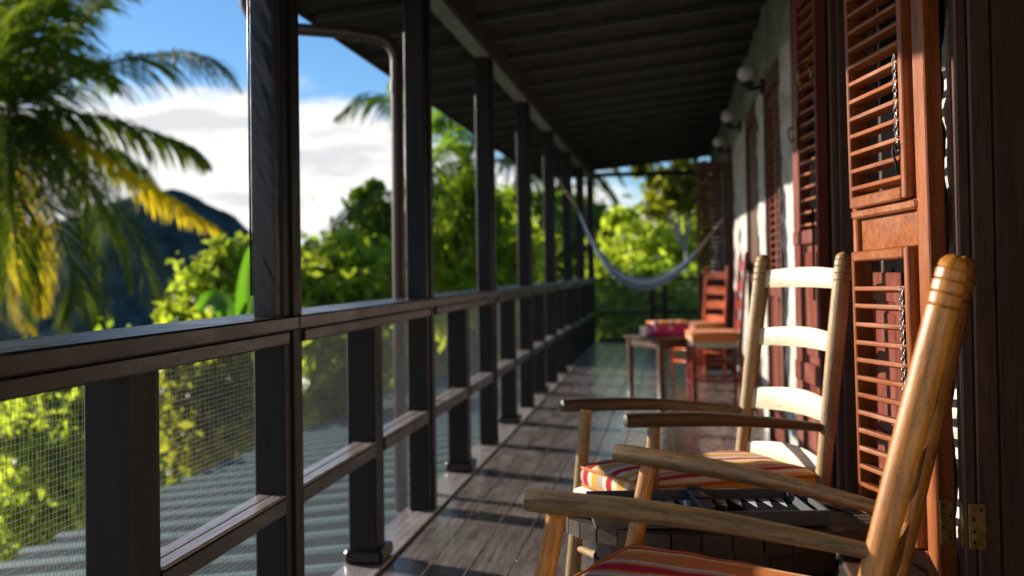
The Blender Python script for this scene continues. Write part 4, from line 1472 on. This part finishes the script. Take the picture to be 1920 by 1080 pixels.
q = MB().tube([(-0.187, 8.20, TH + 0.07), (-0.165, 8.20, TH + 0.065), (-0.163, 8.20, TH + 0.04), (-0.189, 8.20, TH + 0.03)], 0.0045, 8)
obj('handle', q, M['cup'], cu, True)

# ------------------------------------------------------------------ hammock
hm = thing('hammock', 'blue and white striped cloth hammock slung from a post to the house wall', 'hammock', (-0.2, 9.85, 0.85))
H0, H1 = Vector((-1.07, 9.70, 1.985)), Vector((0.60, 10.02, 1.64))
cA, cB = at(1085, 395, 9.75), at(1308, 470, 9.95)
low = at(1212, 532, 9.85)
ctrl = [cA, at(1110, 450, 9.77), at(1140, 497, 9.79), at(1175, 524, 9.82), low, at(1250, 520, 9.88), at(1282, 497, 9.92), cB]


def cat(P, s):
    n = len(P) - 1
    x = min(n - 1e-6, max(0, s * n))
    i = int(x)
    f = x - i
    p0, p1, p2, p3 = P[max(0, i - 1)], P[i], P[i + 1], P[min(n, i + 2)]
    return 0.5 * ((2 * p1) + (p2 - p0) * f + (2 * p0 - 5 * p1 + 4 * p2 - p3) * f * f + (3 * p1 - p0 - 3 * p2 + p3) * f ** 3)


def hfn2(a, bq):
    p = cat(ctrl, a)
    wd = 0.020 + 0.050 * math.sin(PI * min(1, max(0, a))) ** 0.8
    ang = -2.5 + 5.0 * bq
    fold = 1 + 0.05 * math.sin(bq * 31 + a * 5) + 0.05 * math.sin(bq * 17 - a * 9)
    return p + Vector((0, math.sin(ang) * wd * 0.8 * fold, -math.cos(ang) * wd * 0.95 * fold))


NBAND = 12
for k_ in range(NBAND):
    q = MB()
    q.grid(lambda a, bq: hfn2(a, (k_ + bq) / NBAND), 60, 5)
    obj('cloth_band', q, M[('hammockmid', 'hammockpale', 'hammockmid', 'hammockdark', 'hammockmid', 'hammockdark', 'hammockmid', 'hammockpale', 'hammockmid', 'hammockdark', 'hammockpale', 'hammockmid')[k_]], hm, True)
for (e, cl) in ((H0, cA), (H1, cB)):
    q = MB()
    mid = lerp(e, cl, 0.45)
    q.tube([e, mid], 0.007, 8)
    for k in range(7):
        a = 2 * PI * k / 7
        q.tube([mid, lerp(mid, cl, 0.6) + Vector((0, math.sin(a), math.cos(a))) * 0.012, cl + Vector((0, math.sin(a), math.cos(a))) * 0.022], 0.0035, 5)
    q.sphere(mid, 0.020, 10, 8)
    obj('rope', q, M['rope'], hm, True)
#@@VEG
# ------------------------------------------------------------------ lower roof outside the railing
lr = thing('lower_roof', 'teal ribbed sheet roof just below the veranda railing', 'roof', (-2.2, 6, -0.25))


def zl(x):
    return -0.10 + (x + 1.26) * 0.118


RY0, RY1 = -2.5, 13.5
q = MB()
vs = [(-1.26, RY0, zl(-1.26)), (-3.3, RY0, zl(-3.3)), (-3.3, RY1, zl(-3.3)), (-1.26, RY1, zl(-1.26))]
vs += [(a, b_, c - 0.02) for a, b_, c in vs]
q.add(vs, [(0, 1, 2, 3), (7, 6, 5, 4), (0, 4, 5, 1), (1, 5, 6, 2), (2, 6, 7, 3), (3, 7, 4, 0)])
obj('roof_sheet', q, M['tin'], lr)
y = RY0 + 0.1
while y < RY1:
    q = MB()
    vs = []
    L = -3.36 + rng.uniform(-0.03, 0.03)
    for x in (-1.265, L):
        for (dy, dz) in ((0, 0.002), (0.022, 0.018), (0.062, 0.018), (0.084, 0.002)):
            vs.append((x, y + dy, zl(x) + dz))
    q.add(vs, [(0, 4, 5, 1), (1, 5, 6, 2), (2, 6, 7, 3), (0, 1, 2, 3), (7, 6, 5, 4), (3, 7, 4, 0)])
    obj('rib', q, M['tinrib'], lr)
    y += 0.30
obj('support_wall', MB().box((-3.0, RY0 + 0.1, -9), (-2.8, RY1 - 0.1, zl(-2.8) - 0.03), 0.02), M['plaster'], lr)


# ------------------------------------------------------------------ vegetation
def leaf_cloud(name, C, size, mat, parent=None, kind=None, droop=0.3, aspect=0.5):
    """C: (n,3) leaf positions; each leaf a folded diamond of two triangles"""
    n = len(C)
    d = rng.normal(size=(n, 3))
    d[:, 2] -= droop
    d /= np.linalg.norm(d, axis=1)[:, None]
    r = rng.normal(size=(n, 3))
    sd = np.cross(d, r)
    sd /= np.linalg.norm(sd, axis=1)[:, None] + 1e-9
    nr = np.cross(d, sd)
    L = (size * rng.uniform(0.4, 1.6, n))[:, None]
    V = np.empty((n, 4, 3))
    V[:, 0] = C - d * L * 0.5
    V[:, 1] = C + sd * L * aspect * 0.5 + nr * L * 0.10
    V[:, 2] = C + d * L * 0.5 - np.array([0, 0, 1]) * L * 0.08
    V[:, 3] = C - sd * L * aspect * 0.5 + nr * L * 0.10
    me = bpy.data.meshes.new(name)
    me.vertices.add(n * 4)
    me.vertices.foreach_set('co', (V.reshape(-1, 3) - (np.array(ORIGIN.get(parent.name, (0, 0, 0))) if parent else 0)).ravel())
    idx = np.arange(n) * 4
    F = np.stack([idx, idx + 1, idx + 2, idx, idx + 2, idx + 3], axis=1).ravel()
    me.loops.add(n * 6)
    me.loops.foreach_set('vertex_index', F)
    me.polygons.add(n * 2)
    me.polygons.foreach_set('loop_start', np.arange(n * 2) * 3)
    me.polygons.foreach_set('loop_total', np.full(n * 2, 3))
    me.update(calc_edges=True)
    me.materials.append(mat)
    return obj(name, me, None, parent, kind=kind)


def blob_points(blobs, n, clump=0.16, per=14):
    """leaf positions in clumps spread through overlapping ellipsoids, denser to the outside"""
    vol = np.array([bl[1] ** 2.2 for bl in blobs])
    vol /= vol.sum()
    nc = max(1, n // per)
    which = rng.choice(len(blobs), nc, p=vol)
    d = rng.normal(size=(nc, 3))
    d /= np.linalg.norm(d, axis=1)[:, None]
    rad = rng.random(nc) ** 0.42 * (1 + 0.16 * rng.normal(size=nc))
    cen = np.array([bl[0] for bl in blobs])[which]
    R = np.array([bl[1] for bl in blobs])[which]
    P = cen + d * (rad * R)[:, None] * np.array([1, 1, 0.85])
    pts = np.repeat(P, per, axis=0) + rng.normal(size=(nc * per, 3)) * np.repeat(R, per)[:, None] * clump
    return pts


GZ = -6.2


def tree(name, label, cat, blobs_px, n, size, mat, trunk=None, bark='bark', group=None, base=None, clump=0.26, limbs=True):
    """blobs_px: (px, py, depth, radius in photo pixels)"""
    blobs = []
    for (px, py, Y, rp) in blobs_px:
        p = at(px, py, Y)
        R = rp * Y / FPX
        blobs.append((tuple(p), R))
        for _ in range(3):                       # sprigs that break the outline
            a_, e_ = rng.uniform(0, 2 * PI), rng.uniform(0.0, 1.3)
            o_ = Vector((math.cos(a_) * math.cos(e_), math.sin(a_) * math.cos(e_), math.sin(e_))) * R * rng.uniform(0.85, 1.2)
            blobs.append((tuple(p + o_), R * rng.uniform(0.22, 0.40)))
    cx = sum(bl[0][0] for bl in blobs) / len(blobs)
    cy = sum(bl[0][1] for bl in blobs) / len(blobs)
    b0 = Vector((cx if base is None else base[0], cy if base is None else base[1], GZ))
    t_ = thing(name, label, cat, b0, group)
    leaf_cloud('crown', blob_points(blobs, n, clump), size, mat, t_)
    q = MB()
    zt = max(bl[0][2] for bl in blobs)
    zm = min(bl[0][2] for bl in blobs)
    fork = Vector((b0.x, b0.y, max(GZ + 1.0, zm - 0.6)))
    r_ = 0.035 + 0.016 * (zt - GZ) if trunk is None else trunk
    q.tube([b0 - Vector((0, 0, 0.5)), lerp(b0, fork, 0.5) + Vector((0.1, 0.05, 0)), fork], [r_ * 1.4, r_, r_ * 0.8], 9)
    if limbs:
        for (c, R) in blobs[::2]:
            c = Vector(c)
            q.tube([fork - Vector((0, 0, 0.2)), lerp(fork, c, 0.5) + Vector((0, 0, 0.15)), c + Vector((0, 0, R * 0.3))], [r_ * 0.55, r_ * 0.35, r_ * 0.1], 6)
    obj('trunk', q, M[bark], t_, True)
    return t_


tree('leafy_bush', 'bright lime leafy bush right of the wrapped near post', 'bush', [(600, 560, 13, 80), (660, 520, 13.5, 75), (700, 575, 13, 90), (580, 500, 14, 38), (640, 470, 14, 40), (590, 640, 12.5, 80), (650, 690, 12.5, 80)], 6500, 0.16, M['lime'], group='bushes behind the railing')
tree('slender_tree', 'slender green tree rising behind the drain pipe', 'tree', [(705, 440, 17, 48), (688, 372, 17, 26), (720, 500, 17, 65), (703, 345, 17, 13), (735, 455, 17, 45), (670, 480, 17, 40), (672, 400, 17, 20), (722, 395, 17, 24), (645, 440, 17, 22)], 5200, 0.17, M['leaf'], group='trees beyond the railing', clump=0.30)
tree('broad_tree', 'broad bright green tree between the second and third posts', 'tree', [(850, 450, 19, 95), (900, 510, 19, 90), (830, 540, 18, 90), (960, 480, 20, 70), (880, 380, 19, 50), (790, 470, 19, 50)], 7000, 0.21, M['lime'], group='trees beyond the railing')
tree('broad_tree', 'darker tree behind the fourth and fifth posts', 'tree', [(1000, 450, 26, 75), (1060, 440, 27, 85), (1040, 520, 25, 80), (1100, 480, 27, 70), (960, 400, 27, 50)], 9000, 0.26, M['leaf'], group='trees beyond the railing')
tree('broad_tree', 'large sunny tree filling the far end of the veranda', 'tree', [(1210, 500, 23, 95), (1275, 470, 24, 70), (1300, 530, 24, 80), (1160, 490, 24, 40), (1340, 470, 25, 80)], 8500, 0.24, M['lime'], group='trees beyond the railing')
tree('leafy_bush', 'darker green bush behind the far end railing', 'bush', [(1150, 580, 20, 70), (1220, 590, 20, 75), (1290, 590, 20, 75), (1180, 640, 19, 80), (1270, 650, 19, 80)], 7000, 0.17, M['leaf'], group='bushes behind the railing')
tree('airy_tree', 'tall thin tree with a pale trunk and loose olive crown at the far end', 'tree', [(1225, 335, 20, 30), (1255, 350, 20, 38), (1290, 330, 20, 34), (1240, 390, 20, 34), (1215, 400, 20, 18), (1310, 370, 20, 40), (1290, 300, 20, 26), (1200, 320, 20, 14)], 1900, 0.17, M['olive'],
     bark='palebark', group='trees beyond the railing', clump=0.28, base=tuple(at(1286, 520, 20))[:2], trunk=0.03)
tree('leafy_bush', 'light green rounded bush below the big palm, left of the near post', 'bush', [(400, 530, 13, 62), (440, 490, 13, 45), (360, 580, 13, 55), (450, 580, 13, 70), (330, 620, 12.5, 50), (400, 640, 12.5, 80)], 5200, 0.15, M['lime'], group='bushes behind the railing')
tree('leafy_bush', 'sunlit bush behind the mesh at the lower left corner', 'bush', [(110, 860, 7.2, 95), (90, 780, 7.6, 75), (40, 980, 7, 90), (140, 930, 7, 80), (150, 800, 7.4, 60)], 6500, 0.095, M['lime'], group='bushes seen through the mesh')
tree('leafy_bush', 'olive bush behind the mesh left of the near post', 'bush', [(360, 760, 9.5, 80), (420, 720, 9.8, 75), (330, 700, 9.6, 60), (440, 790, 9.5, 60), (380, 830, 9.2, 70)], 5500, 0.12, M['olive'], group='bushes seen through the mesh')
tree('leafy_bush', 'dark bush low behind the mesh beside the sunlit one', 'bush', [(250, 800, 11, 120), (200, 720, 12, 90), (30, 830, 12, 110), (300, 900, 10, 90)], 7000, 0.15, M['leaf'], group='bushes seen through the mesh')
tree('broad_tree', 'deep green tree low down behind the lime bush', 'tree', [(760, 620, 24, 130), (640, 600, 26, 140), (900, 600, 26, 130), (1010, 590, 30, 120)], 14000, 0.24, M['leaf'], group='trees beyond the railing')

tree('leafy_bush', 'small sunny bush just beyond the lower roof, behind the mesh right of the near post', 'bush', [(600, 650, 9.6, 55), (645, 690, 9.6, 60), (575, 700, 9.4, 55), (620, 740, 9.5, 60), (690, 660, 10, 50)], 3600, 0.12, M['lime'], group='bushes seen through the mesh')

# a wood further off that reads as one mass
wb = []
for i in range(46):
    x = rng.uniform(-60, 50)
    y = rng.uniform(38, 75)
    if x < -14 and y < 60:
        continue
    wb.append(((x, y, rng.uniform(-6.5, -1.5) - 0.02 * y + (1.5 if x > -8 else -2.5)), rng.uniform(2.2, 4.2)))
leaf_cloud('distant_wood', blob_points(wb, 42000, 0.14), 0.42, M['leaf'], kind='stuff')

# banana plant
bp_ = thing('banana_plant', 'banana plant with one upright broad leaf beside the wrapped post', 'plant', at(458, 700, 11.5))


def big_leaf(P, wd, mat, parent, name):
    q = MB()
    n = 24
    P = [Vector(p) for p in P]

    def fn(a, bq):
        c = cat(P, a)
        tg = (cat(P, min(1, a + 0.02)) - cat(P, max(0, a - 0.02))).normalized()
        s_ = tg.cross(Vector((0.25, -0.95, 0.1))).normalized()
        w_ = wd * (math.sin(PI * (0.04 + 0.96 * a) ** 0.8)) ** 0.6 if 0 < a < 1 else 0.004
        k = (bq - 0.5) * 2
        tear = 1 + 0.05 * mnoise.noise((a * 25, bq, 2))
        return c + s_ * (k * w_ * tear) + Vector((0, -1, 0)) * (abs(k) * w_ * 0.35)
    q.grid(fn, n, 10)
    return obj(name, q, mat, parent, True)


big_leaf([at(462, 700, 11.5), at(462, 600, 11.5), at(463, 530, 11.5), at(470, 462, 11.5)], 0.115, M['banana'], bp_, 'leaf')
big_leaf([at(458, 700, 11.6), at(440, 620, 11.6), at(420, 570, 11.6), at(392, 560, 11.7), at(372, 585, 11.7)], 0.13, M['banana'], bp_, 'leaf')
big_leaf([at(460, 700, 11.4), at(478, 620, 11.4), at(492, 560, 11.4), at(500, 500, 11.3)], 0.12, M['banana'], bp_, 'leaf')
q = MB().tube([at(458, 720, 11.5) - Vector((0, 0, 4.5)), at(458, 700, 11.5), at(461, 620, 11.5)], [0.12, 0.07, 0.03], 10)
obj('stem', q, M['banana'], bp_, True)


# palms
def frond(parent, P, L0, mat, n=64, hang=0.75, width=0.072, seed=0, spread=0.6, both=True):
    """P: points of the midrib from the crown outwards; leaflets on both sides, bending down"""
    rg = np.random.default_rng(seed)
    P = [Vector(p) for p in P]
    rb_ = MB()
    pts = [cat(P, s) for s in np.linspace(0, 1, 22)]
    rb_.tube(pts, [0.032 * (1 - 0.9 * s) + 0.004 for s in np.linspace(0, 1, 22)], 7)
    fo = obj('frond', rb_, mat, parent, True)
    vs, fs = [], []
    n = int(n * 1.45)
    L0 = L0 * 1.35
    hang = hang * 1.35
    for i in range(n):
        s = 0.06 + 0.94 * (i + 0.5) / n
        c = cat(P, s)
        tg = (cat(P, min(1, s + 0.02)) - cat(P, max(0, s - 0.02))).normalized()
        side = tg.cross(Vector((0, 0, 1)))
        if side.length < 0.15:
            side = tg.cross(Vector((0, 1, 0.2)))
        side.normalize()
        upv = side.cross(tg).normalized()
        ln = L0 * (math.sin(PI * min(1, 0.12 + 0.86 * s)) ** 0.55) * (0.35 + 0.65 * (1 - s) ** 0.35)
        for sg in (-1, 1):
            if rg.random() < 0.05:
                continue
            l_ = ln * rg.uniform(0.82, 1.12)
            d = (side * sg * spread + tg * (0.45 + 0.5 * s) + upv * 0.25 + Vector(rg.normal(0, 0.09, 3))).normalized()
            w_ = width * rg.uniform(0.8, 1.15)
            p = c.copy()
            dirn = d
            wv = dirn.cross(Vector((0, 0, 1)))
            if wv.length < 0.05:
                wv = Vector((1, 0, 0))
            wv = (tg * 0.8 + wv.normalized() * 0.3).normalized()
            seg = 5
            o = len(vs)
            for j in range(seg + 1):
                f = j / seg
                ww = w_ * (0.35 + 1.0 * f if f < 0.4 else 0.85 * (1 - f) ** 0.7 + 0.04) * 0.5
                vs.append(p - wv * ww)
                vs.append(p + wv * ww)
                dirn = (dirn + Vector((0, 0, -1)) * hang * (0.30 + 0.5 * f) * 0.62).normalized()
                p = p + dirn * (l_ / seg)
            for j in range(seg):
                a = o + 2 * j
                fs.append((a, a + 1, a + 3, a + 2))
    q = MB()
    q.v, q.f = vs, fs
    lo = obj('leaflets', q, mat, fo)
    lo['kind'] = 'stuff'
    return fo


PY = 17.0
pc = at(20, 205, PY)
pal = thing('coconut_palm', 'big coconut palm with yellowing lower fronds at the left edge', 'palm tree', (pc.x - 0.5, pc.y + 0.3, GZ), 'coconut palms')
tr_pts = [(pc.x - 1.35, pc.y + 0.3, GZ - 0.5), (pc.x - 1.05, pc.y + 0.2, -2.5), (pc.x - 0.40, pc.y + 0.1, 1.2), (pc.x, pc.y, pc.z - 0.05)]
tk = MB()
tpp = [cat([Vector(p) for p in tr_pts], s) for s in np.linspace(0, 1, 60)]
tk.tube(tpp, [0.22 - 0.06 * s + 0.008 * (k % 2) for k, s in enumerate(np.linspace(0, 1, 60))], 14)
obj('trunk', tk, M['trunk'], pal, True)


def fp(*pts):
    return [pc] + [at(px, py, PY + 1.4 * dy) for (px, py, dy) in pts]


G, Y_ = M['frond'], M['goldfrond']
for i, (pts, L0, mat, n, hang) in enumerate((
        (fp((70, 140, 0.3), (130, 60, 0.6), (195, -5, 1.0), (255, -45, 1.4)), 0.85, G, 76, 0.75),
        (fp((80, 172, -0.1), (170, 130, -0.3), (270, 104, -0.5), (380, 104, -0.8), (442, 160, -1.0)), 0.80, G, 84, 0.85),
        (fp((90, 208, 0.2), (180, 218, 0.5), (270, 243, 0.8), (345, 270, 1.1), (385, 300, 1.3)), 0.78, G, 80, 0.95),
        (fp((80, 235, 0.5), (170, 280, 1.0), (260, 335, 1.5), (340, 385, 2.0), (415, 432, 2.4)), 0.70, Y_, 80, 1.0),
        (fp((60, 240, -0.3), (130, 300, -0.6), (205, 380, -0.9), (255, 460, -1.1), (296, 575, -1.3)), 1.0, G, 84, 0.9),
        (fp((30, 260, -0.6), (70, 330, -1.1), (105, 420, -1.5), (135, 520, -1.7), (120, 625, -1.8)), 0.95, G, 80, 0.9),
        (fp((10, 280, 0.3), (0, 360, 0.5), (0, 460, 0.7), (20, 560, 0.8), (60, 610, 0.9)), 0.80, Y_, 70, 0.9),
        (fp((-40, 240, 0.0), (-110, 330, 0.1), (-140, 440, 0.1), (-120, 560, 0.1)), 0.95, Y_, 64, 0.9),
        (fp((20, 120, -0.5), (40, 30, -0.9), (90, -60, -1.3), (160, -110, -1.7)), 0.95, G, 70, 0.8),
        (fp((-30, 130, 0.2), (-80, 40, 0.4), (-160, -30, 0.6), (-260, -30, 0.8)), 1.0, G, 70, 0.8),
        (fp((-60, 190, -0.2), (-150, 180, -0.4), (-260, 210, -0.6), (-340, 300, -0.8)), 1.0, G, 70, 0.85),
        (fp((0, 130, 0.8), (10, 50, 1.6), (60, -10, 2.4), (120, 10, 3.2)), 0.9, G, 64, 0.8),
        (fp((50, 150, 0.9), (110, 110, 1.6), (170, 120, 2.3), (215, 165, 2.8)), 0.75, G, 60, 0.95),
        (fp((70, 250, 0.9), (130, 300, 1.6), (170, 380, 2.2), (180, 480, 2.5)), 0.85, G, 64, 0.95),
            (fp((15, 270, -0.9), (20, 360, -1.5), (30, 470, -1.9), (45, 590, -2.0)), 1.0, G, 76, 0.95),
        (fp((-15, 270, -0.5), (-30, 350, -0.9), (-40, 450, -1.2), (-20, 570, -1.3)), 1.0, G, 70, 0.95),
        (fp((75, 250, 0.3), (150, 330, 0.5), (215, 430, 0.7), (240, 530, 0.8)), 0.95, G, 76, 0.95),
        (fp((60, 225, 0.8), (150, 255, 1.6), (240, 300, 2.4), (310, 370, 3.0)), 0.85, G, 76, 1.0),
        (fp((30, 165, -0.7), (70, 90, -1.3), (95, 20, -1.9), (150, -40, -2.5)), 0.95, G, 70, 0.85),
        (fp((-5, 150, -0.4), (-20, 60, -0.7), (0, -30, -1.0), (40, -90, -1.3)), 1.0, G, 70, 0.85),
        (fp((-20, 200, 0.4), (-60, 160, 0.8), (-110, 150, 1.2), (-170, 190, 1.6)), 0.9, G, 60, 0.9),
        (fp((20, 280, 0.8), (50, 380, 1.3), (70, 480, 1.6), (75, 580, 1.7)), 0.9, Y_, 70, 0.95),
    (fp((45, 262, -0.2), (95, 345, -0.3), (150, 440, -0.4), (175, 540, -0.5), (180, 620, -0.5)), 0.85, G, 70, 0.95),
)):
    frond(pal, pts, 1.42 * L0, mat, n, hang, width=0.10, seed=100 + i)
for i in range(7):
    a = 2 * PI * i / 7 + 0.3
    obj('coconut', MB().sphere((pc.x + 0.20 * math.cos(a), pc.y + 0.20 * math.sin(a), pc.z - 0.24 - 0.05 * (i % 2)), 0.15, 12, 8, (1, 1, 1.2)), M['coconut'], pal, True)


def palm(label, cpx, cpy, Y, fr, L0, mats, trunk_r=0.12):
    c = at(cpx, cpy, Y)
    t_ = thing('coconut_palm', label, 'palm tree', (c.x + 0.2, c.y, GZ), 'coconut palms')
    obj('trunk', MB().tube([(c.x + 0.25, c.y, GZ - 0.5), (c.x + 0.1, c.y, c.z - 2.5), (c.x, c.y, c.z)], [trunk_r * 1.3, trunk_r, trunk_r * 0.8], 10), M['trunk'], t_, True)
    for i, pts in enumerate(fr):
        frond(t_, [c] + [at(px, py, Y + dy) for (px, py, dy) in pts], L0, mats[i % len(mats)], 56, 0.85, 0.075, seed=int(cpx) + i)
    return t_


palm('palm whose fronds reach left of the drain pipe against white cloud', 878, 300, 20,
     [[(820, 240, 0), (760, 200, 0), (700, 185, 0), (635, 215, 0)], [(840, 310, -1.0), (790, 345, -2.5), (735, 362, -4.0), (670, 385, -5.0), (615, 445, -5.3)], [(860, 240, -0.5), (840, 190, -1), (800, 150, -1.5), (740, 150, -2)],
      [(900, 240, 0.5), (930, 190, 1), (990, 170, 1.5), (1050, 200, 2)], [(920, 300, -0.5), (970, 310, -1), (1010, 360, -1.5), (1030, 430, -2)], [(840, 330, -1), (800, 370, -2), (770, 430, -2.6), (760, 490, -3)],
      [(890, 250, -1), (880, 210, -2.2), (850, 200, -3.4), (815, 240, -4.2)], [(880, 350, -1), (860, 400, -2), (850, 460, -2.6)], [(840, 280, -1), (815, 300, -2), (790, 350, -2.8), (800, 400, -3)]],
     1.05, [M['lightfrond'], G, M['lightfrond']])
palm('distant palm with a dark frond drooping right of the last post', 1050, 335, 27,
     [[(1085, 325, 0), (1120, 335, 0), (1150, 370, 0), (1165, 410, 0)], [(1010, 320, 0), (975, 340, 0), (955, 385, 0), (945, 430, 0)], [(1030, 300, 0), (1000, 280, 0), (960, 290, 0), (930, 330, 0)],
      [(1070, 300, 0), (1100, 285, 0), (1140, 300, 0), (1170, 345, 0)], [(1040, 370, 0), (1020, 410, 0), (1010, 460, 0)], [(1065, 370, 0), (1090, 410, 0), (1105, 460, 0)]],
     0.9, [G, M['olive']])
